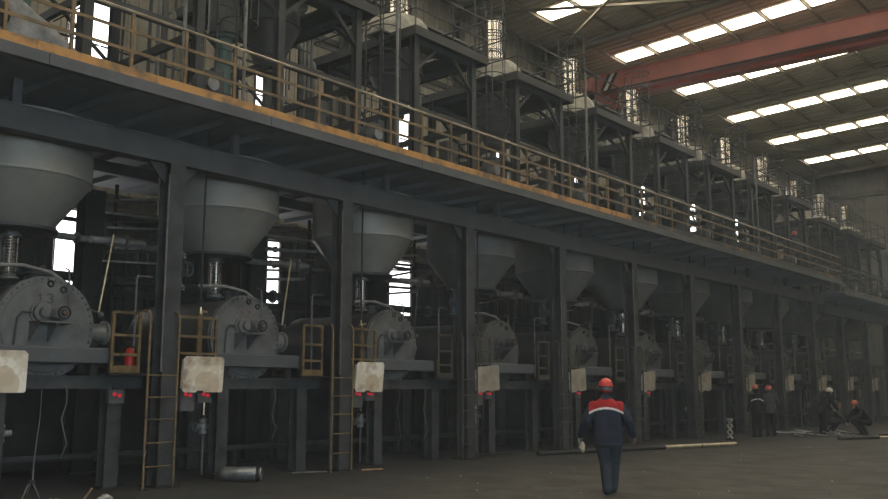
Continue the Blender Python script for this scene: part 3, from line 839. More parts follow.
def valves(n):
    """blue-grey valve cluster and process pipes between drum and rear wall"""
    x = XN(n)
    t = thing('valve_cluster', 'blue-grey valve cluster with handwheel beside the sight pipe in %s' % bay(n), 'valve', (x + 1.0, 15.0, 3.5), 'valve clusters beside the sight pipes')
    part('body', t, 'blue_valve', lambda b: [b.ball((0, 0, 0.35), (0.12, 0.12, 0.15)), b.lathe([(0.13, 0), (0.13, 0.04), (0.07, 0.06), (0.07, 0.6), (0.13, 0.62), (0.13, 0.66)], n=16)], 'vc_body')
    part('handwheel', t, 'blue_valve', lambda b: [b.ring((0, -0.28, 0.35), 0.13, 0.016, 'y', 18, 6), b.pipe([(-0.13, -0.28, 0.35), (0.13, -0.28, 0.35)], 0.01, 6), b.pipe([(0, -0.28, 0.22), (0, -0.28, 0.48)], 0.01, 6)], 'vc_wheel')
    part('spindle', t, 'steel_light', lambda b: b.pipe([(0, 0, 0.35), (0, -0.29, 0.35)], 0.016, 8), 'vc_spindle')
    part('stud', t, 'stainless', lambda b: [b.pipe([(0.11 * math.cos(a), 0.11 * math.sin(a), zz), (0.11 * math.cos(a), 0.11 * math.sin(a), zz + 0.1)], 0.012, 6) for a in (3.4, 4.2, 5.0, 5.8) for zz in (-0.03, 0.59)], 'vc_studs', kind='stuff')
    part('stand', t, 'steel_dark', lambda b: [b.pipe([(0, 0, -1.60), (0, 0, 0)], 0.05, 10), b.box(-0.12, 0.12, -0.12, 0.12, -1.615, -1.58)], 'vc_stand')
    # process pipe right of the drum, running towards the next bay
    if n == NB[-1]:
        return
    p = thing('process_pipe', 'lagged process pipe elbow right of the drum in %s' % bay(n), 'pipe', (x + 3.5, 15.4, 0), 'process pipes right of the drums')
    part('run', p, 'pipe_lag', lambda b: b.pipe([(0.02, 0.0, 4.30), (0.62, 0.0, 4.33), (1.1, 0, 4.34)], 0.07, 10), 'pp_run')
    part('flange', p, 'steel_light', lambda b: b.lathe([(0.14, -0.03), (0.14, 0.03)], (0.72, 0, 4.325), 'x', 16), 'pp_flange')
    part('slant_pipe', p, 'brass' if n < 1 else 'steel', lambda b: b.pipe([(-0.02, -0.5, 2.95), (0.20, -0.48, 4.35)], 0.02, 8), ('pp_slant', n < 1))
    part('drop_pipe', p, 'steel_light', lambda b: b.pipe([(0.45, -0.9, 1.95), (0.45, -0.9, 3.55), (0.48, -0.9, 3.6), (0.75, -0.9, 3.6)], 0.02, 8), 'pp_drop')
    h = part('hand_valve', p, 'steel_light', lambda b: [b.ball((0.0, -0.55, 2.9), 0.055, 8, 6), b.pipe([(-0.3, -0.55, 3.0), (0.0, -0.5, 2.93)], [0.012, 0.02], 6)], 'pp_valve')
    part('screw_barrel', p, 'pipe_lag', lambda b: [b.lathe([(0.14, -0.45), (0.16, -0.43), (0.16, 0.35), (0.22, 0.36), (0.22, 0.40)], (0.0, 0.0, 2.62), 'x', 18)], 'pp_screw')
    part('barrel_stand', p, 'steel_dark', lambda b: [b.box(-0.3, -0.2, -0.08, 0.08, 1.88, 2.5), b.box(0.1, 0.2, -0.08, 0.08, 1.88, 2.5)], 'pp_stand', smooth=False)


for n in NB:
    drum(n)
    hopper(n)
    lower_frame(n)
    if n >= 0:
        ladder(n)
        gates(n)
    splash(n)
    switches(n)
    drain(n)
    valves(n)

# header pipes along the row under the deck, and overhead clutter behind the hoppers
for i, (y, z, r, m, lab) in enumerate(((16.9, 4.55, 0.07, 'pipe_lag', 'lagged header pipe running behind the hoppers'), (18.15, 5.15, 0.05, 'steel_light', 'thin bright header pipe high behind the hoppers'),
                                       (18.2, 3.95, 0.10, 'steel', 'thick dark header pipe low behind the hoppers'), (15.75, 0.42, 0.06, 'steel', 'floor pipe running behind the short posts'))):
    t = thing('header_pipe', lab, 'pipe', (0, y, 0), 'long pipes along the row')
    x = 3.0
    while x < 46:
        part('pipe_length', t, m, lambda b: b.lathe([(r, 0), (r, 5.9)], ax='x', n=12), ('pipe_length', i), (x, 0, z))
        part('pipe_flange', t, 'steel_light', lambda b: b.lathe([(r * 1.7, 0), (r * 1.7, 0.05)], ax='x', n=12), ('pipe_flange', i), (x + 5.92, 0, z))
        if i == 3:
            part('pipe_stand', t, 'steel_dark', lambda b: b.box(-0.05, 0.05, -0.07, 0.07, 0.0, 0.36), 'pipe_stand', (x + 3, 0, 0), smooth=False)
        x += 6.0
for n in NB[:8]:
    t = thing('rod_rack', 'rack of bright sloping rods high behind the hoppers in %s' % bay(n), 'pipe rack', (XN(n) + 2.0, 17.75, 0), 'rod racks behind the hoppers')
    r_ = random.Random(n + 9)
    for k_ in range(9):
        za, zb = r_.uniform(-0.08, 0.05), r_.uniform(0.02, 0.25)
        xa, xb = r_.uniform(-1.15, -0.6), r_.uniform(0.3, 1.1)
        part('rod', t, ('bright_scrap', 'steel_light')[k_ % 2], lambda b: b.pipe([(xa, 0, za), (xb, 0.08, zb)], r_.uniform(0.022, 0.042), 6), None, (0, 0.02 * k_ - 0.05, 4.3 + 0.18 * k_))
    for sx in (-0.7, 0.7):
        part('upright', t, 'steel_dark', lambda b: b.box(-0.03, 0.03, 0.12, 0.18, 0, 6.0), 'rack_upright', (sx, 0, 0), smooth=False)

# ------------------------------------------------------------------ fire extinguisher
fe = thing('fire_extinguisher', 'red fire extinguisher on the platform by the first column', 'extinguisher', (8.56, 14.15, 1.88))
part('cylinder', fe, 'red', lambda b: b.lathe([(0.075, 0), (0.08, 0.02), (0.08, 0.34), (0.06, 0.40), (0.03, 0.43)], n=18))
part('valve_head', fe, 'black', lambda b: [b.lathe([(0.03, 0.43), (0.03, 0.48)], n=10), b.box(-0.09, 0.03, -0.012, 0.012, 0.48, 0.50), b.box(-0.09, 0.03, -0.012, 0.012, 0.52, 0.54)])
part('hose', fe, 'black', lambda b: b.pipe([(0.03, 0, 0.46), (0.10, -0.02, 0.44), (0.11, -0.03, 0.25), (0.09, -0.04, 0.12)], 0.012, 6))

# ------------------------------------------------------------------ towers on the deck
TX = 2.45


def tower(n):
    x = XN(n) + TX
    dz = 0.0 if x < 43.4 else -0.42
    zb = Z_DECK + dz
    H = 10.0 - Z_DECK
    Wd, Dp = 2.2, 3.0
    who = 'the %s tower from the left' % ORD[n + 1] if n >= 0 else 'the leftmost tower'
    t = thing('tower_frame', 'dark steel tower frame with railed top platform, %s' % who[4:], 'frame', (x, 14.0, zb), 'steel towers on the upper deck')
    for cx, cy in ((0, 0), (Wd, 0), (0, Dp), (Wd, Dp)):
        part('column', t, 'tower_steel', lambda b: h_column(b, 0, H, 0.17, 0.17, 0.018), 'tower_col', (cx, cy, 0), smooth=False)
    for z in (1.75, H - 0.02):
        for y in (0, Dp):
            part('beam', t, 'tower_steel', lambda b: [b.box(0.09, Wd - 0.09, -0.05, 0.05, -0.15, 0.0)], 'tower_beam_x', (0, y, z), smooth=False)
        for xx in (0, Wd):
            part('beam', t, 'tower_steel', lambda b: [b.box(-0.05, 0.05, 0.09, Dp - 0.09, -0.15, 0.0)], 'tower_beam_y', (xx, 0, z), smooth=False)
    # knee braces at the top and a long diagonal
    for p0, p1 in (((0, 0, H - 0.85), (0.8, 0, H - 0.12)), ((0, 0, H - 0.85), (0, 0.8, H - 0.12)), ((Wd, 0, H - 0.85), (Wd - 0.8, 0, H - 0.12)), ((Wd, 0, H - 0.85), (Wd, 0.8, H - 0.12))):
        part('knee_brace', t, 'tower_steel', lambda b: b.bar(p0, p1, 0.08, 0.08), ('knee', p0, p1), smooth=False)
    part('diagonal', t, 'tower_steel', lambda b: b.bar((0.1, Dp, 0.05), (Wd - 0.1, Dp, 1.6), 0.07, 0.07), 'tower_diag', smooth=False)
    part('diagonal', t, 'tower_steel', lambda b: b.bar((Wd, 0.1, 0.05), (Wd, Dp - 0.1, 1.6), 0.07, 0.07), 'tower_diag2', smooth=False)
    if n > 1:
        part('mid_plate', t, 'tower_steel', lambda b: b.box(1.0, Wd, 1.5, Dp, 1.76, 1.80), 'tower_mid', smooth=False)
    part('mid_rail', t, 'tower_steel', lambda b: b.pipe([(0.9, Dp, 2.85), (0.9, 1.5, 2.85), (Wd, 1.5, 2.85)], 0.02, 6), 'tower_midrail')
    part('mid_rail', t, 'tower_steel', lambda b: b.pipe([(0.9, Dp, 2.3), (0.9, 1.5, 2.3), (Wd, 1.5, 2.3)], 0.016, 6), 'tower_midrail2')
    for px, py in ((0.9, 1.5), (1.55, 1.5), (0.9, 2.3)):
        part('mid_post', t, 'tower_steel', lambda b: b.pipe([(0, 0, 1.8), (0, 0, 2.85)], 0.02, 6), 'tower_midpost', (px, py, 0))
    part('diagonal', t, 'tower_steel', lambda b: b.bar((0, 0.1, 1.8), (0, Dp - 0.1, H - 0.2), 0.06, 0.06), 'tower_diag3', smooth=False)
    part('diagonal', t, 'tower_steel', lambda b: b.bar((Wd - 0.1, Dp, 1.8), (0.1, Dp, H - 0.2), 0.06, 0.06), 'tower_diag4', smooth=False)
    # platform plate with a hole for the vessel: four strips
    hx, hy, hr = 0.85, 1.4, 0.80
    part('platform_plate', t, 'steel_dark', lambda b: [b.box(-0.3, Wd + 0.3, -0.3, hy - hr, H, H + 0.05), b.box(-0.3, Wd + 0.3, hy + hr, Dp + 0.3, H, H + 0.05), b.box(-0.3, hx - hr, hy - hr, hy + hr, H, H + 0.05), b.box(hx + hr, Wd + 0.3, hy - hr, hy + hr, H, H + 0.05)], 'tower_plate', smooth=False)
    part('edge_channel', t, 'tower_steel', lambda b: [b.box(-0.32, Wd + 0.32, -0.32, -0.3, H - 0.1, H + 0.12), b.box(-0.32, Wd + 0.32, Dp + 0.3, Dp + 0.32, H - 0.1, H + 0.12), b.box(-0.32, -0.3, -0.3, Dp + 0.3, H - 0.1, H + 0.12), b.box(Wd + 0.3, Wd + 0.32, -0.3, Dp + 0.3, H - 0.1, H + 0.12)], 'tower_edge', smooth=False)
    a, c, e, g_ = -0.3, Wd + 0.3, -0.3, Dp + 0.3
    posts = [(a, e), ((a + c) / 2, e), (c, e), (a, (e + g_) / 2), (c, (e + g_) / 2), (a, g_), ((a + c) / 2, g_), (c, g_)]
    for px, py in posts:
        part('rail_post', t, 'tower_steel', lambda b: b.pipe([(0, 0, H), (0, 0, H + 1.1)], 0.022, 6), 'tower_post', (px, py, 0))
    for z in (0.55, 1.1):
        part('hand_rail', t, 'tower_steel', lambda b: [b.pipe([(a, e, 0), (c, e, 0), (c, g_, 0), (a, g_, 0), (a, e, 0)], 0.02, 6, cap=False)], 'tower_rail', (0, 0, H + z))
    # hanging vessel (none in the leftmost tower)
    if n < 0:
        return
    v = thing('cyclone_vessel', 'dark cyclone vessel with pale dome top inside %s' % who, 'vessel', (x + hx, 14.0 + hy, zb), 'cyclone vessels in the towers')
    part('body', v, 'vessel_dark', lambda b: b.lathe([(0.10, 0.0), (0.10, 1.9), (0.20, 1.95), (0.66, 2.95), (0.68, 3.0), (0.68, H + 0.08)], n=32), 'cyc_body')
    part('dome', v, 'dome', lambda b: b.lathe([(0.82, H + 0.06), (0.86, H + 0.08), (0.86, H + 0.62), (0.82, H + 0.80), (0.68, H + 0.96), (0.46, H + 1.07), (0.30, H + 1.10)], n=32), 'cyc_dome')
    for z in (1.95, 3.0):
        rr = {1.95: 0.20, 3.0: 0.68}[z]
        part('band', v, 'vessel_dark', lambda b: b.lathe([(rr, z - 0.03), (rr + 0.035, z - 0.02), (rr + 0.035, z + 0.02), (rr, z + 0.03)], n=32), ('cyc_band', z))
    part('discharge_valve', v, 'tower_steel', lambda b: [b.box(-0.2, 0.2, -0.2, 0.2, 0.25, 0.55), b.lathe([(0.11, 0.2), (0.11, 0.45)], (0, 0, 0.4), 'x', 14)], 'cyc_rotary')
    # polished stack on the dome
    s = thing('filter_stack', 'shiny caged metal stack on top of %s' % who, 'stack', (x + hx, 14.0 + hy, zb + H + 1.1), 'shiny stacks on the towers')
    part('stack_tube', s, 'stainless', lambda b: b.lathe([(0.34, 0.0), (0.34, 0.04), (0.30, 0.05), (0.30, 1.12), (0.33, 1.13), (0.33, 1.17)], n=28), 'stack_tube')
    for i in range(10):
        aa = 2 * PI * i / 10
        part('cage_bar', s, 'steel_dark', lambda b: b.pipe([(0, 0, 0.0), (0, 0, 1.25)], 0.013, 5), 'stack_bar', (0.40 * math.cos(aa), 0.40 * math.sin(aa), 0))
    for z in (0.25, 0.75, 1.22):
        part('cage_ring', s, 'steel_dark', lambda b: b.ring((0, 0, 0), 0.40, 0.016, 'z', 24, 5), 'stack_ring', (0, 0, z))
    # caged ladder at the left side of the tower
    lx, ly = -0.95, 0.45
    l = thing('caged_ladder', 'dark caged ladder climbing the left side of %s' % who, 'ladder', (x + lx, 14.0 + ly, zb), 'caged ladders at the towers')
    top = H + 2.1
    for s_ in (-1, 1):
        part('rail', l, 'tower_steel', lambda b: b.pipe([(0, 0, 0), (0, 0, top)], 0.026, 6), 'cage_rail', (0.24 * s_, 0, 0))
    for i in range(int(top / 0.3)):
        part('rung', l, 'tower_steel', lambda b: b.pipe([(-0.24, 0, 0), (0.24, 0, 0)], 0.012, 5), 'cage_rung', (0, 0, 0.25 + 0.3 * i))

    def hoop(b):
        pts = [(0.24, 0, 0)] + [(0.36 * math.cos(u), -0.38 + 0.36 * math.sin(u), 0) for u in [PI * (0.25 - i / 10 * 1.5) for i in range(11)]] + [(-0.24, 0, 0)]
        b.pipe(pts, 0.015, 5)
    for i in range(7):
        part('hoop', l, 'tower_steel', hoop, 'cage_hoop', (0, 0, 2.2 + 0.58 * i))
    for u in (-0.3, 0.0, 0.3):
        part('cage_strap', l, 'tower_steel', lambda b: b.box(-0.015, 0.015, -0.005, 0.005, 2.2, 2.2 + 0.58 * 6), 'cage_strap', (u * 0.95, -0.38 - math.sqrt(0.36 ** 2 - (u * 0.95) ** 2), 0), smooth=False)
    part('landing', l, 'tower_steel', lambda b: b.box(0.2, 0.66, -0.1, 0.5, H, H + 0.04), 'cage_landing', smooth=False)
    part('wall_tie', l, 'tower_steel', lambda b: [b.box(0.24, 0.87, -0.02, 0.02, z - 0.02, z + 0.02) for z in (1.68,)], 'cage_tie', smooth=False)


for n in NB:
    tower(n)

# mid-height walkways behind the towers, one span per bay
for n in NB:
    x = XN(n) + TX - 1.9
    t = thing('mid_walkway', 'dark railed mid-height walkway span behind %s' % ('the leftmost tower' if n < 0 else 'the %s tower from the left' % ORD[n + 1]), 'walkway', (x, 17.6, 8.35 if XN(n) + TX < 43.4 else 7.95), 'walkway spans behind the towers')
    L = PITCH_X - 0.04
    part('walk_plate', t, 'tower_steel', lambda b: b.box(0, L, 0, 1.2, -0.05, 0.0), 'walk_plate', smooth=False)
    part('edge_beam', t, 'tower_steel', lambda b: [b.box(0, L, -0.05, 0.0, -0.18, 0.06)], 'walk_edge', smooth=False)
    part('edge_beam', t, 'tower_steel', lambda b: [b.box(0, L, 1.2, 1.25, -0.18, 0.06)], 'walk_edge2', smooth=False)
    for i in range(4):
        part('rail_post', t, 'tower_steel', lambda b: b.box(-0.02, 0.02, -0.02, 0.02, 0.06, 1.06), 'walk_post', (0.5 + i * 1.03, -0.02, 0), smooth=False)
    for z in (0.5, 1.05):
        part('hand_rail', t, 'tower_steel', lambda b: b.pipe([(0, 0, 0), (L, 0, 0)], 0.02, 6), 'walk_rail', (0, -0.02, z))
    hleg = 8.35 - Z_DECK
    for i in (0.2, L - 0.2):
        part('leg', t, 'tower_steel', lambda b: b.box(-0.06, 0.06, -0.06, 0.06, -hleg, -0.05), 'walk_leg', (i, 1.0, 0), smooth=False)
    part('diagonal', t, 'tower_steel', lambda b: b.bar((0.3, 1.0, -hleg + 0.1), (L - 0.3, 1.0, -0.2), 0.06, 0.06), 'walk_diag', smooth=False)

# ducts, blowers and pipes on the deck
for n in NB:
    x = XN(n)

    def dk(dx):
        return Z_DECK + (0.0 if x + dx < 43.3 else -0.42)
    if n < 0:
        continue
    bl = thing('blower', 'grey blower set with motor standing on the deck in %s' % bay(n), 'blower', (x + 0.15, 13.12, dk(0.15)), 'blowers behind the deck railing')
    part('volute', bl, 'steel', lambda b: [b.lathe([(0.20, -0.1), (0.27, -0.09), (0.27, 0.09), (0.20, 0.1)], (0, 0, 0.36), 'y', 22), b.box(0.1, 0.29, -0.08, 0.08, 0.36, 0.72)], 'volute')
    part('motor', bl, 'steel', lambda b: [b.lathe([(0.13, 0.14), (0.15, 0.16), (0.15, 0.46), (0.12, 0.5)], (0, 0, 0.36), 'y', 18)], 'bl_motor')
    part('base_frame', bl, 'steel_dark', lambda b: [b.box(-0.3, 0.3, -0.15, 0.5, 0, 0.08), b.box(-0.12, 0.12, -0.1, 0.45, 0.08, 0.2)], 'bl_base', smooth=False)
    part('inlet', bl, 'pipe_lag', lambda b: b.lathe([(0.12, -0.2), (0.10, -0.1)], (0, 0, 0.36), 'y', 16), 'bl_inlet')
    # bundle of thin vertical pipes with elbows
    pb = thing('pipe_bundle', 'bundle of thin dusty vertical pipes on the deck in %s' % bay(n), 'pipes', (x + 1.05, 16.5, dk(1.05)), 'pipe bundles on the deck')
    r_ = random.Random(n + 40)
    for i in range(5):
        px, h_, e_ = i * 0.2 + r_.uniform(-0.05, 0.05), r_.uniform(3.0, 5.2), r_.uniform(0.5, 1.3)
        part('riser', pb, ('steel', 'steel_light', 'vessel_dark')[i % 3], lambda b: b.pipe([(px, 0.1 * i, 0), (px, 0.1 * i, h_ - 0.15), (px, 0.1 * i + 0.06, h_ - 0.03), (px, 0.1 * i + 0.18, h_), (px, 0.1 * i + e_ * 0.6, h_)], r_.uniform(0.03, 0.06), 8))
    if n > 1:
        for i, (ax_, z_) in enumerate(((0.6, 0.9), (0.5, 1.3))):
            part('cross_pipe', pb, 'steel', lambda b: b.pipe([(ax_ - 0.75, 0.5, z_), (ax_ + 0.45, 0.5, z_ + 0.05)], 0.035, 8))
    if n < 0:
        continue
    cb = thing('control_cabinet', 'dark grey control cabinet on the deck in %s' % bay(n), 'cabinet', (x + 3.0, 13.4, dk(3.0)), 'control cabinets on the deck')
    part('body', cb, 'steel', lambda b: b.box(-0.2, 0.2, -0.12, 0.12, 0.1, 0.85), 'cab_body', smooth=False)
    part('door', cb, 'steel', lambda b: b.box(-0.18, 0.18, -0.135, -0.12, 0.12, 0.83), 'cab_door', smooth=False)
    part('stand', cb, 'steel_dark', lambda b: [b.box(-0.18, -0.14, -0.1, 0.1, 0, 0.1), b.box(0.14, 0.18, -0.1, 0.1, 0, 0.1)], 'cab_stand', smooth=False)
    part('handle', cb, 'black', lambda b: b.box(0.12, 0.14, -0.16, -0.135, 0.4, 0.52), 'cab_handle', smooth=False)

# tall slim poles just behind the railing
for i, x in enumerate((8.75, 10.05, 14.2, 22.2, 35.0)):
    p = thing('slim_pole', 'slim grey pole standing behind the deck railing, %s from the left' % ('first' if i == 0 else ORD[i]), 'pole', (x, 13.25, Z_DECK), 'slim poles behind the railing')
    part('shaft', p, 'steel_light', lambda b: b.pipe([(0, 0, 0), (0, 0, 4.2)], 0.035, 8), 'pole_shaft')
    part('foot', p, 'steel_dark', lambda b: b.box(-0.09, 0.09, -0.09, 0.09, 0, 0.015), 'pole_foot', smooth=False)

# green pipes
for i, (x, y, r) in enumerate(((6.75, 15.9, 0.20), (7.3, 16.3, 0.14), (11.0, 15.2, 0.17))):
    t = thing('green_riser', ('thick green riser pipe near the grey sheet bundle', 'thinner green riser pipe near the grey sheet bundle', 'green riser pipe beside the second tower')[i], 'pipe', (x, y, Z_DECK), 'green riser pipes')
    part('tube', t, 'green_pipe', lambda b: b.lathe([(r, 0), (r, 2.3 if i == 2 else 4.4)], n=20))
    part('flange', t, 'green_pipe', lambda b: b.lathe([(r * 1.6, 2.3 if i == 2 else 1.6), (r * 1.6, 2.36 if i == 2 else 1.66)], n=20))
    if i == 2:
        part('upper_tube', t, 'vessel_dark', lambda b: [b.lathe([(0.34, 2.36), (0.34, 4.4)], n=20)])

# grey sheet bundle lying over the deck edge at far left


def f_tarp(b):
    us = [i / 30 for i in range(31)]
    vp = [(0.0, 0.0), (0.02, 0.35), (0.05, 0.7), (0.10, 0.92), (0.2, 1.0), (0.35, 0.97), (0.5, 1.0), (0.65, 0.92), (0.8, 0.7), (0.92, 0.35), (1.0, 0.0)]
    rnd = random.Random(3)
    vs, fs = [], []
    for j, (v, q) in enumerate(vp):
        for i, u in enumerate(us):
            h = (1.75 * (1.0 - u) ** 0.9 + 0.02) * q
            k_ = q * (1 - u)
            vs.append((u * 2.6 + 0.06 * rnd.uniform(-1, 1) * k_, v * 1.05 + 0.05 * math.sin(u * 22 + q * 3) * k_ + 0.07 * rnd.uniform(-1, 1) * k_, h + (0.10 * rnd.uniform(-1, 1) + 0.08 * math.sin(u * 16 + v * 8)) * k_ + 0.02))
    n_ = len(us)
    for j in range(len(vp) - 1):
        for i in range(n_ - 1):
            a = j * n_ + i
            fs.append((a, a + 1, a + n_ + 1, a + n_))
    b.add(vs, fs)


tp = thing('sheet_bundle', 'crumpled grey sheeting piled on the deck at far left', 'sheeting', (4.4, 12.92, Z_DECK))
o = part('cover', tp, 'tarp', f_tarp)
o.modifiers.new('thick', 'SOLIDIFY').thickness = 0.012
o.modifiers.new('smooth', 'SUBSURF').levels = 1
part('roll', tp, 'steel_dark', lambda b: [b.lathe([(0.17, 0.0), (0.2, 0.02), (0.2, 0.6), (0.12, 0.61)], (1.0, -0.08, 0.42), 'y', 18)])

# ------------------------------------------------------------------ things on the floor
t = thing('gas_cylinder', 'shiny dark steel cylinder lying on the floor near the first column', 'cylinder', (10.47, 13.5, 0.125), rz=math.radians(-47))
part('body', t, 'cylinder_steel', lambda b: b.lathe([(0.06, -0.38), (0.1, -0.35), (0.125, -0.30), (0.125, 0.34), (0.11, 0.37)], ax='x', n=24))
part('end_ring', t, 'steel_dark', lambda b: b.lathe([(0.126, 0.28), (0.127, 0.30), (0.127, 0.34), (0.126, 0.35)], ax='x', n=24))
part('neck', t, 'steel_dark', lambda b: b.lathe([(0.035, -0.47), (0.035, -0.37)], ax='x', n=12))


def long_pipe(name, label, p0, p1, r, rings=True):
    p0, p1 = Vector((*p0, 0)), Vector((*p1, 0))
    d = p1 - p0
    L = d.length
    t = thing(name, label, 'pipe', (p0.x, p0.y, r), 'long tubes lying on the floor', math.atan2(d.y, d.x))
    k_ = max(2, int(L / 1.4))
    for i in range(k_):
        part('tube_length', t, 'tube_lit' if i >= k_ * 0.45 and rings else 'steel_dark', lambda b: b.lathe([(r, L * i / k_), (r, L * (i + 1) / k_ - 0.04)], ax='x', n=14))
        part('joint_ring', t, 'steel_dark', lambda b: b.lathe([(r * 0.98, L * (i + 1) / k_ - 0.04), (r * 0.98, L * (i + 1) / k_)], ax='x', n=14))
    return t


long_pipe('floor_tube', 'long jointed tube lying across the floor behind the walking worker', (19.07, 12.98), (26.2, 10.9), 0.058)
long_pipe('floor_tube', 'bright tube lying on the floor at far right', (31.3, 9.6), (34.5, 8.0), 0.05)
long_pipe('floor_tube', 'thin rod lying on the floor beyond the crouching worker', (34.9, 9.3), (38.0, 8.7), 0.04)
long_pipe('floor_tube', 'short thin pipe on the floor right of the second column', (17.6, 14.3), (19.2, 13.9), 0.03, False)

t = thing('scissor_jack', 'pale zigzag scissor stand on the floor beyond the long tube', 'jack', (29.1, 12.3, 0), rz=0.9)
for i in range(3):
    for s in (-1, 1):
        part('arm', t, 'white_paint', lambda b: b.bar((-0.16 * s, 0, 0.05 + 0.2 * i), (0.16 * s, 0, 0.25 + 0.2 * i), 0.03, 0.05), ('jack_arm', i, s), smooth=False)
part('top_plate', t, 'white_paint', lambda b: b.box(-0.14, 0.14, -0.05, 0.05, 0.65, 0.68), smooth=False)
part('base', t, 'steel_dark', lambda b: b.box(-0.2, 0.2, -0.07, 0.07, 0, 0.05), smooth=False)

rnd = random.Random(11)
for i, (x, y, lab) in enumerate(((32.75, 11.3, 'low heap of bright scrap strips beside the two standing workers'), (33.4, 10.2, 'small scrap heap in front of the bending worker'))):
    t = thing('scrap_heap', lab, 'scrap', (x, y, 0), 'scrap heaps on the floor')
    for k_ in range(14):
        a = rnd.uniform(0, PI)
        L = rnd.uniform(0.2, 0.6)
        cx, cy = rnd.uniform(-0.6, 0.6), rnd.uniform(-0.4, 0.4)
        part('strip', t, rnd.choice(['bright_scrap', 'steel', 'steel_light']), lambda b: b.bar((cx - L * math.cos(a), cy - L * math.sin(a), 0.03 + 0.012 * k_), (cx + L * math.cos(a), cy + L * math.sin(a), 0.05 + rnd.uniform(0, 0.10) + 0.008 * k_), 0.05, 0.03), smooth=False)

# odds and ends by the left edge
t = thing('pump_motor', 'finned motor lying at the left edge of the floor', 'motor', (5.62, 12.85, 0.24), rz=0.6)
part('casing', t, 'steel_light', lambda b: [b.lathe([(0.16, -0.25), (0.18, -0.23), (0.18, 0.2), (0.1, 0.26)], ax='x', n=20)])
for i in range(7):
    part('fin', t, 'bright_scrap', lambda b: b.lathe([(0.215, -0.008), (0.215, 0.008)], ax='x', n=20), 'pump_fin', (-0.2 + i * 0.06, 0, 0))
part('foot', t, 'steel_dark', lambda b: b.box(-0.2, 0.15, -0.16, 0.16, -0.24, -0.14), smooth=False)
for i, (x, y, s, lab) in enumerate(((6.55, 12.55, 0.10, 'white lump of scrap at the bottom left of the floor'), (7.2, 12.35, 0.11, 'rounded pale lump of scrap left of the short post'))):
    def lump(b):
        b.ball((0, 0, s * 0.55), (s, s * 0.8, s * 0.55), 9, 6)
        r_ = random.Random(i + 5)
        b.v = [(a + r_.uniform(-.018, .018), c + r_.uniform(-.018, .018), max(0, e + r_.uniform(-.015, .015))) for a, c, e in b.v]
    bb = MB()
    lump(bb)
    tag(link('scrap_lump', bb.mesh('scrap_lump', 'bright_scrap', False), None, (x, y, 0)), lab, 'scrap', 'scrap lumps')
t = thing('prop_stand', 'thin two-legged rod stand under the leftmost drum', 'stand', (6.7, 13.55, 0))
part('leg', t, 'steel_light', lambda b: b.pipe([(-0.13, 0, 0.0), (-0.03, 0, 0.26)], 0.011, 6))
part('leg', t, 'steel_light', lambda b: b.pipe([(0.15, 0, 0.0), (0.02, 0, 0.26)], 0.011, 6))
part('leg', t, 'steel_light', lambda b: b.pipe([(0.0, 0.15, 0.0), (0.0, 0.0, 0.26)], 0.011, 6))
part('head', t, 'steel_dark', lambda b: b.box(-0.05, 0.05, -0.03, 0.03, 0.24, 0.29), smooth=False)
part('leaning_rod', t, 'steel_light', lambda b: b.pipe([(0.02, 0, 0.28), (0.05, 0.05, 0.6), (0.12, 0.1, 1.2), (0.13, 0.12, 1.6)], [0.013, 0.008, 0.006, 0.005], 6))
for n, dx, z1 in ((-1, 2.6, 0.75), (0, 2.75, 0.9), (1, 2.2, 0.6), (1, 3.1, 0.7)):
    bb = MB()
    bb.pipe([(0, 0, 1.66), (0, -0.04, 1.6), (0.03, -0.01, 1.4), (-0.04, 0, 1.15), (0.0, -0.02, 0.95), (0.06, -0.03, z1), (-0.03, -0.02, z1 - 0.22)], 0.011, 6)
    tag(link('hanging_cable', bb.mesh('hanging_cable', 'steel_light'), None, (XN(n) + dx, 14.21, 0)), 'thin cable dangling %s in %s' % ('near the right post' if dx > 3 else 'from the beam', bay(n)), 'cable', 'dangling cables')
for i, (x0_, y0_, x1_, y1_, m, lab) in enumerate(((12.0, 13.9, 12.6, 13.55, 'steel_light', 'thin bright rod on the floor left of the second column'), (13.3, 13.3, 13.75, 13.15, 'wood', 'pale stick on the floor at the foot of the second ladder'),
                                                  (6.95, 12.55, 7.02, 12.4, 'wood', 'short upright stick at the bottom left'))):
    bb = MB()
    bb.pipe([(x0_, y0_, 0.02), (x1_, y1_, 0.22 if i == 2 else 0.02)], 0.018, 6)
    tag(link('loose_rod', bb.mesh('loose_rod', m)), lab, 'rod', 'loose rods on the floor')

# scattered grit: too many to count


def f_grit(b):
    r_ = random.Random(21)
    for i in range(900):
        x = r_.uniform(5, 36)
        y = r_.uniform(3.0, 13.1)
        s = r_.uniform(0.006, 0.022) * (1.7 if r_.random() < 0.06 else 1)
        a = r_.uniform(0, 6.28)
        vs = [(x + s * math.cos(a + q), y + s * math.sin(a + q), 0) for q in (0, 2.1, 4.2)] + [(x, y, s * 0.9)]
        b.add(vs, [(0, 1, 3), (1, 2, 3), (2, 0, 3), (2, 1, 0)], 1 if r_.random() < 0.12 else 0)


bb = MB()
f_grit(bb)
tag(link('floor_grit', bb.mesh('floor_grit', ['steel', 'bright_scrap'], False)), 'grit and small scraps scattered over the floor', 'grit', None, 'stuff')


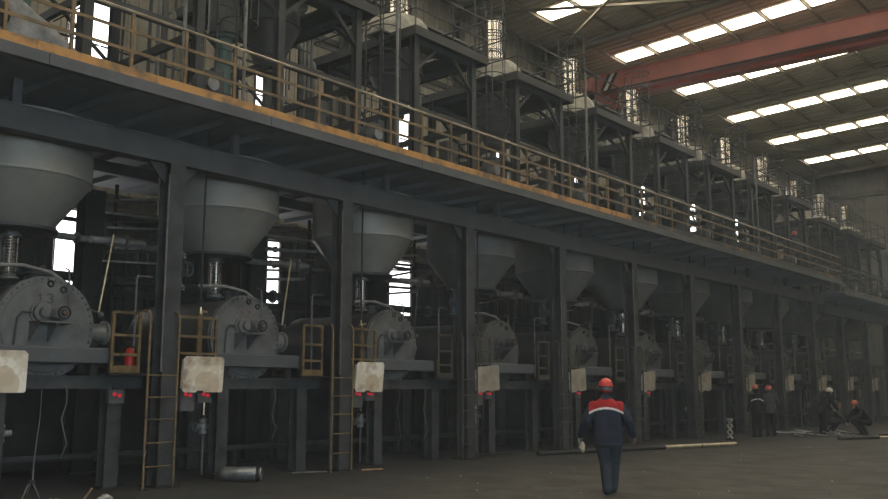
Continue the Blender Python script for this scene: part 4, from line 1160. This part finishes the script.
# ------------------------------------------------------------------ people
def person(label, loc, heading, J, mats_rule, voxel, helmet, extra=None, gloves=()):
    """J: joints in metres, x right, y forward, z up. One continuous remeshed body."""
    b = MB()
    segs = []

    def cap(p, q, r0, r1, tagname, n=12):
        p, q = Vector(p), Vector(q)
        d = (q - p)
        L = d.length
        d.normalize()
        pts, rs = [], []
        for i in range(1, 6):
            a = PI / 2 * i / 6
            pts.append(p - d * r0 * math.cos(a))
            rs.append(r0 * math.sin(a))
        for i in range(0, 7):
            u = i / 6
            pts.append(p + d * L * u)
            rs.append(r0 + (r1 - r0) * u)
        for i in range(1, 6):
            a = PI / 2 * i / 6
            pts.append(q + d * r1 * math.sin(a))
            rs.append(r1 * math.cos(a))
        k_ = d.orthogonal().normalized()
        e = d.cross(k_)
        vs, fs = [], []
        for c_, rr in zip(pts, rs):
            for j in range(n):
                t_ = 2 * PI * j / n
                vs.append(c_ + (k_ * math.cos(t_) + e * math.sin(t_)) * rr)
        m_ = len(pts)
        for i in range(m_ - 1):
            for j in range(n):
                fs.append((i * n + j, i * n + (j + 1) % n, (i + 1) * n + (j + 1) % n, (i + 1) * n + j))
        fs.append(tuple(range(n - 1, -1, -1)))
        fs.append(tuple((m_ - 1) * n + j for j in range(n)))
        b.add(vs, fs)
        segs.append((p, q, max(r0, r1), tagname))

    # torso: stacked ellipses along the spine
    spine = J['spine']            # list of (x, y, z, half width, half depth)
    n = 24
    vs, fs = [], []
    first, last = spine[0], spine[-1]
    rows = [(first[0], first[1], first[2] - 0.03, first[3] * 0.6, first[4] * 0.6)] + spine + [(last[0], last[1], last[2] + 0.02, last[3] * 0.6, last[4] * 0.6)]
    for (x, y, z, a, d) in rows:
        for j in range(n):
            t_ = 2 * PI * j / n
            ca, sa = math.cos(t_), math.sin(t_)
            vs.append((x + a * math.copysign(abs(ca) ** 0.8, ca), y + d * math.copysign(abs(sa) ** 0.8, sa), z))
    for i in range(len(rows) - 1):
        for j in range(n):
            fs.append((i * n + j, i * n + (j + 1) % n, (i + 1) * n + (j + 1) % n, (i + 1) * n + j))
    fs.append(tuple(range(n - 1, -1, -1)))
    fs.append(tuple((len(rows) - 1) * n + j for j in range(n)))
    b.add(vs, fs)
    for i in range(len(spine) - 1):
        p, q = spine[i], spine[i + 1]
        segs.append((Vector(p[:3]), Vector(q[:3]), max(p[3], p[4]), 'torso'))

    hd = Vector(J['head'])
    nk = Vector(J['neck'])
    cap(nk, hd - Vector((0, 0, 0.05)), 0.065, 0.06, 'neck')
    # head: cranium, jaw, nose, ears; gaze direction J['face'] is a unit vector
    fc = Vector(J['face']).normalized()
    upv = Vector((0, 0, 1))
    sd = fc.cross(upv).normalized()

    def hp(f, s, u):
        return hd + fc * f + sd * s + upv * u
    cap(hp(-0.025, 0, 0.03), hp(0.025, 0, 0.035), 0.088, 0.082, 'head')
    cap(hp(0.01, 0, 0.0), hp(0.055, 0, -0.085), 0.070, 0.040, 'head')
    cap(hp(0.098, 0, 0.015), hp(0.118, 0, -0.02), 0.012, 0.017, 'head')
    for s in (-1, 1):
        cap(hp(-0.005, s * 0.083, 0.025), hp(0.0, s * 0.083, -0.025), 0.018, 0.013, 'head')
    for side in ('l', 'r'):
        s = -1 if side == 'l' else 1
        sh, el, ha = Vector(J['sh_' + side]), Vector(J['el_' + side]), Vector(J['ha_' + side])
        bag = J.get('bag', 1.0)
        cap(sh, el, 0.080 * (0.5 + 0.5 * bag), 0.064 * bag, 'arm')
        cap(el, ha, 0.064 * bag, 0.050 * bag, 'arm')
        d = (ha - el).normalized()
        # palm and fingers
        pw = Vector(J.get('palm_' + side, (0, 1, 0))).normalized()      # direction across the knuckles
        pw = (pw - d * pw.dot(d)).normalized()
        nm = d.cross(pw).normalized()
        nm = nm * (1 if nm.dot(Vector((s, 0, 0))) < 0 else -1)          # palm faces inwards
        hand = 'glove' if side in gloves else 'hand'
        for k_ in (-0.022, 0.0, 0.022):
            cap(ha + d * 0.03 + pw * k_ * 0.7, ha + d * 0.10 + pw * k_, 0.021, 0.017, hand, 8)
        for k_, L in ((-0.034, 0.065), (-0.0115, 0.078), (0.0115, 0.08), (0.034, 0.072)):
            a = ha + d * 0.105 + pw * k_
            m_ = a + d * L * 0.5 + nm * 0.012
            e = m_ + d * L * 0.3 + nm * 0.035
            cap(a, m_, 0.0098, 0.0092, hand, 8)
            cap(m_, e, 0.0092, 0.008, hand, 8)
        th0 = ha + d * 0.035 + pw * 0.03
        th1 = th0 + d * 0.035 + pw * 0.032 + nm * 0.012
        cap(th0, th1, 0.013, 0.011, hand, 8)
        cap(th1, th1 + d * 0.034 + nm * 0.012, 0.011, 0.009, hand, 8)
        hi, kn, an = Vector(J['hip_' + side]), Vector(J['kn_' + side]), Vector(J['an_' + side])
        bag = J.get('bag', 1.0)
        cap(hi, kn, 0.098 * bag, 0.078 * bag, 'leg')
        cap(kn, an, 0.079 * bag, 0.066 * bag, 'leg')
        td = Vector(J.get('toe_' + side, (0, 1, -0.1))).normalized()
        cap(an + Vector((0, 0, -0.035)) - td * 0.02, an + Vector((0, 0, -0.045)) + td * 0.15, 0.044, 0.040, 'boot')
    me0 = b.mesh('body_blank', 'skin')
    tmp = link('body_blank', me0)
    md = tmp.modifiers.new('r', 'REMESH')
    md.mode = 'VOXEL'
    md.voxel_size = voxel
    md.use_smooth_shade = True
    sm = tmp.modifiers.new('s', 'SMOOTH')
    sm.factor = 0.5
    sm.iterations = 3
    dg = bpy.context.evaluated_depsgraph_get()
    me = bpy.data.meshes.new_from_object(tmp.evaluated_get(dg))
    bpy.data.objects.remove(tmp)
    me.name = 'body'
    me.materials.clear()
    names = ['skin', mats_rule['top'], mats_rule['legs'], 'boot', 'glove', mats_rule.get('yoke', mats_rule['top']), 'cloth_white', mats_rule.get('hair', 'hair')]
    for m_ in names:
        me.materials.append(MATS[m_])
    hem = mats_rule.get('hem', 0.80)
    for p in me.polygons:
        c_ = p.center
        best, bt = 1e9, 'torso'
        for (a, q, r, tg) in segs:
            ab = q - a
            u = max(0, min(1, (c_ - a).dot(ab) / max(ab.length_squared, 1e-9)))
            dd = (c_ - (a + ab * u)).length - r * (1.0 if tg != 'torso' else 0.85)
            if dd < best:
                best, bt = dd, tg
        if bt in ('torso', 'arm', 'neck'):
            idx = 1
            if bt == 'neck' and (c_ - nk).length > 0.075:
                idx = 0
            if bt == 'torso' and c_.z < hem:
                idx = 2
            ys = mats_rule.get('yoke_z')
            if bt == 'neck' and idx == 1:
                pass
            elif ys and idx == 1 and (c_ - nk).length > 0.10:
                line = ys - 1.1 * (c_.x - spine[-1][0]) ** 2
                if abs(c_.x - spine[-1][0]) > 0.265:
                    idx = 1
                elif c_.z > line + 0.012:
                    idx = 5
                elif c_.z > line - 0.020 and mats_rule.get('piping') and abs(c_.x - spine[-1][0]) < 0.27:
                    idx = 6
        elif bt == 'leg':
            idx = 1 if c_.z > hem else 2
        elif bt == 'boot':
            idx = 3
        elif bt == 'glove':
            idx = 4
        elif bt == 'hand':
            idx = 0
        else:
            rel = c_ - hd
            idx = 7 if (rel.dot(fc) < 0.02 and rel.z > -0.075 and abs(rel.dot(sd)) < 0.086) or rel.z > 0.085 else 0
        p.material_index = idx
        p.use_smooth = True
    root = thing('person', label, 'person', loc, None, heading - PI / 2)
    link('body', me, root)
    # eyes and mouth
    for s in (-1, 1):
        e = hp(0.098, s * 0.032, 0.018)
        part('eye', root, 'hair', lambda q: q.ball(tuple(e), (0.010, 0.010, 0.007), 8, 6))
    mth = hp(0.092, 0, -0.07)
    part('mouth', root, 'rust', lambda q: q.ball(tuple(mth), (0.022, 0.010, 0.005), 8, 6))
    # helmet shell with brim and rim band
    if helmet:
        ha_ = math.atan2(fc.y, fc.x) - PI / 2
        hroot = part('helmet', root, helmet, lambda q: q.lathe([(0.118, 0.0), (0.120, 0.01), (0.118, 0.045), (0.106, 0.085), (0.080, 0.117), (0.045, 0.133), (0.0, 0.138)], n=28), None, tuple(hd + Vector((0, 0, 0.052))), (mats_rule.get('tilt', 0), 0, ha_))
        hroot.scale = (0.9, 1.02, 0.95)
        part('brim', hroot, helmet, lambda q: q.lathe([(0.112, 0.0), (0.135, -0.004), (0.137, 0.002), (0.118, 0.012)], n=28))
        part('peak', hroot, helmet, lambda q: q.prism([(-0.085, 0.09), (0.085, 0.09), (0.06, 0.165), (0.0, 0.178), (-0.06, 0.165)], 'z', -0.004, 0.004))
        part('ridge', hroot, helmet, lambda q: q.pipe([(0, -0.112, 0.06), (0, -0.075, 0.119), (0, 0, 0.139), (0, 0.075, 0.119), (0, 0.112, 0.06)], 0.010, 6))
        part('chin_strap', root, 'cloth_black', lambda q: q.pipe([tuple(hp(0.0, -0.094, 0.05)), tuple(hp(0.03, -0.082, -0.06)), tuple(hp(0.07, 0, -0.125)), tuple(hp(0.03, 0.082, -0.06)), tuple(hp(0.0, 0.094, 0.05))], 0.006, 5))
    return root


def stand_joints(lean=0.0, armspread=0.0, head=(0, 0, 1.60), step=0.0):
    return {
        'spine': [(0, 0.0, 0.80, 0.185, 0.13), (0, 0.0, 0.92, 0.195, 0.14), (0, 0.01, 1.08, 0.185, 0.13), (0, 0.01, 1.24, 0.20, 0.135), (0, 0.005, 1.36, 0.20, 0.13), (0, 0.0, 1.44, 0.16, 0.10), (0, 0.0, 1.48, 0.09, 0.08)],
        'neck': (0, 0.01, 1.47), 'head': head, 'face': (0, 1, 0),
        'sh_l': (-0.20, 0, 1.41), 'el_l': (-0.27 - armspread, -0.03, 1.13), 'ha_l': (-0.27 - armspread, 0.06, 0.90),
        'sh_r': (0.20, 0, 1.41), 'el_r': (0.27 + armspread, -0.03, 1.13), 'ha_r': (0.27 + armspread, 0.06, 0.90),
        'hip_l': (-0.095, 0, 0.88), 'kn_l': (-0.10, 0.02, 0.48), 'an_l': (-0.11, -0.02 - step, 0.085),
        'hip_r': (0.095, 0, 0.88), 'kn_r': (0.10, 0.02 + step * 0.6, 0.48), 'an_r': (0.11, -0.02 + step, 0.085),
    }


# the walking worker in the foreground, seen from behind
J = {
    'spine': [(0, 0.0, 0.755, 0.225, 0.16), (0, 0.0, 0.86, 0.235, 0.165), (-0.005, 0.01, 1.00, 0.235, 0.155), (-0.01, 0.02, 1.16, 0.235, 0.15), (-0.015, 0.02, 1.28, 0.24, 0.15), (-0.02, 0.015, 1.37, 0.215, 0.125), (-0.02, 0.02, 1.43, 0.15, 0.10), (-0.02, 0.03, 1.48, 0.085, 0.08)],
    'neck': (-0.02, 0.03, 1.47), 'head': (-0.015, 0.06, 1.60), 'face': (0.10, 1, -0.12),
    'sh_l': (-0.215, 0.01, 1.345), 'el_l': (-0.335, -0.07, 1.12), 'ha_l': (-0.41, 0.02, 0.92), 'palm_l': (0.2, 1, 0),
    'sh_r': (0.185, 0.01, 1.345), 'el_r': (0.325, -0.03, 1.12), 'ha_r': (0.385, 0.10, 0.925), 'palm_r': (-0.2, 1, 0),
    'hip_l': (-0.11, 0, 0.86), 'kn_l': (-0.045, 0.06, 0.47), 'an_l': (-0.03, -0.12, 0.095), 'toe_l': (-0.1, 1, -0.12),
    'hip_r': (0.11, 0, 0.86), 'kn_r': (0.085, 0.17, 0.49), 'an_r': (0.06, 0.22, 0.095), 'toe_r': (0.12, 1, 0.0),
    'bag': 1.22,
}
MAN = (12.75, 7.36)
HEAD_M = math.radians(31)
person('worker in navy jacket with red shoulders and red helmet walking away', (MAN[0], MAN[1], 0), HEAD_M, J,
       {'top': 'navy', 'legs': 'trouser', 'yoke': 'cloth_red', 'yoke_z': 1.325, 'piping': True, 'hem': 0.78, 'hair': 'grey_hair', 'tilt': -0.10}, 0.0085, 'helmet_red', gloves=('l',))


def rag(b):
    r_ = random.Random(9)
    b.ball((0, 0, 0), (0.05, 0.045, 0.085), 12, 9)
    b.v = [(a + r_.uniform(-.012, .012), c + r_.uniform(-.012, .012), e + r_.uniform(-.012, .012)) for a, c, e in b.v]


bb = MB()
rag(bb)
hx_, hy_ = -0.40, 0.045
ca, sa = math.cos(HEAD_M - PI / 2), math.sin(HEAD_M - PI / 2)
tag(link('crumpled_rag', bb.mesh('crumpled_rag', 'rag'), None, (MAN[0] + hx_ * ca - hy_ * sa, MAN[1] + hx_ * sa + hy_ * ca, 0.72)), 'crumpled cream rag held in the walking worker\'s left glove', 'rag')

# two workers standing together, further away
J2 = stand_joints()
person('standing worker in black jacket with white back stripe and orange helmet', (31.4, 12.3, 0), math.radians(60), dict(J2, face=(0.6, 1, 0)),
       {'top': 'cloth_black', 'legs': 'cloth_black', 'yoke': 'cloth_black', 'yoke_z': 1.30, 'piping': True}, 0.018, 'helmet_orange')
J3 = stand_joints(armspread=0.02, head=(0, 0.03, 1.57))
person('standing worker in plain grey jacket and orange helmet beside another worker', (32.0, 12.05, 0), math.radians(40), dict(J3, face=(-0.4, 1, -0.1)),
       {'top': 'cloth_grey', 'legs': 'cloth_black'}, 0.018, 'helmet_orange')
# worker leaning forward over a bench
J4 = stand_joints()
J4.update({'spine': [(0, -0.08, 0.80, 0.185, 0.13), (0, -0.06, 0.92, 0.19, 0.14), (0, 0.02, 1.06, 0.185, 0.13), (0, 0.10, 1.20, 0.20, 0.13), (0, 0.17, 1.30, 0.20, 0.125), (0, 0.22, 1.37, 0.15, 0.10), (0, 0.25, 1.41, 0.09, 0.08)],
           'neck': (0, 0.26, 1.40), 'head': (0, 0.34, 1.50), 'face': (0.1, 1, -0.35), 'sh_l': (-0.20, 0.20, 1.32), 'el_l': (-0.26, 0.30, 1.06), 'ha_l': (-0.16, 0.50, 0.92),
           'sh_r': (0.20, 0.20, 1.32), 'el_r': (0.27, 0.32, 1.06), 'ha_r': (0.16, 0.52, 0.92)})
person('worker in dark clothes and pale helmet leaning forward at far right', (34.1, 10.95, 0), math.radians(-35), J4, {'top': 'cloth_black', 'legs': 'cloth_black'}, 0.018, 'white_paint')


def crouch():
    return {'spine': [(0, -0.22, 0.40, 0.18, 0.14), (0, -0.19, 0.50, 0.19, 0.15), (0, -0.12, 0.62, 0.19, 0.14), (0, -0.02, 0.76, 0.20, 0.135), (0, 0.07, 0.86, 0.20, 0.125), (0, 0.12, 0.92, 0.15, 0.10), (0, 0.15, 0.96, 0.09, 0.08)],
            'neck': (0, 0.16, 0.95), 'head': (0, 0.24, 1.06), 'face': (0, 1, -0.4), 'sh_l': (-0.20, 0.09, 0.87), 'el_l': (-0.27, 0.28, 0.66), 'ha_l': (-0.14, 0.46, 0.46),
            'sh_r': (0.20, 0.09, 0.87), 'el_r': (0.27, 0.28, 0.66), 'ha_r': (0.14, 0.46, 0.46), 'hip_l': (-0.10, -0.20, 0.42), 'kn_l': (-0.20, 0.20, 0.50), 'an_l': (-0.14, -0.08, 0.09),
            'hip_r': (0.10, -0.20, 0.42), 'kn_r': (0.20, 0.20, 0.50), 'an_r': (0.14, -0.08, 0.09)}


person('crouching worker in dark clothes and bright orange helmet at far right', (35.0, 9.9, 0), math.radians(140), crouch(), {'top': 'cloth_black', 'legs': 'cloth_black', 'hem': 0.45}, 0.018, 'helmet_orange')
person('bareheaded worker in dark clothes squatting beside the orange-helmeted one', (34.9, 10.9, 0), math.radians(-60), crouch(), {'top': 'cloth_grey', 'legs': 'cloth_black', 'hem': 0.45}, 0.018, None)
person('worker with orange helmet standing on the upper deck behind the railing', (39.2, 13.3, Z_DECK + 0.02), math.radians(-110), dict(stand_joints(), face=(0.3, 1, 0)), {'top': 'cloth_grey', 'legs': 'cloth_black'}, 0.02, 'helmet_orange')

# ------------------------------------------------------------------ dusty haze filling the hall
for nm, dens, col_, z0, z1, lab in (('haze', HAZE, (0.78, 0.91, 1.0, 1), 0.004, 9.0, 'thin dusty haze hanging through the lower hall'),
                                    ('glow_haze', GLOW_HAZE, (1.0, 0.96, 0.88, 1), 9.0, 15.98, 'thicker haze layer added under the roof for skylight glow')):
    hm = bpy.data.materials.new(nm)
    hm.use_nodes = True
    nt = hm.node_tree
    nt.nodes.remove(nt.nodes['Principled BSDF'])
    vsn = nt.nodes.new('ShaderNodeVolumeScatter')
    vsn.inputs['Color'].default_value = col_
    vsn.inputs['Density'].default_value = dens
    vsn.inputs['Anisotropy'].default_value = 0.2
    nt.links.new(vsn.outputs[0], nt.nodes['Material Output'].inputs['Volume'])
    MATS[nm] = hm
    bb = MB()
    bb.box(X0 + 0.1, X1 - 0.1, YF + 0.1, YB - 0.05, z0, z1)
    tag(link(nm, bb.mesh(nm, nm, False)), lab, 'haze', None, 'stuff')
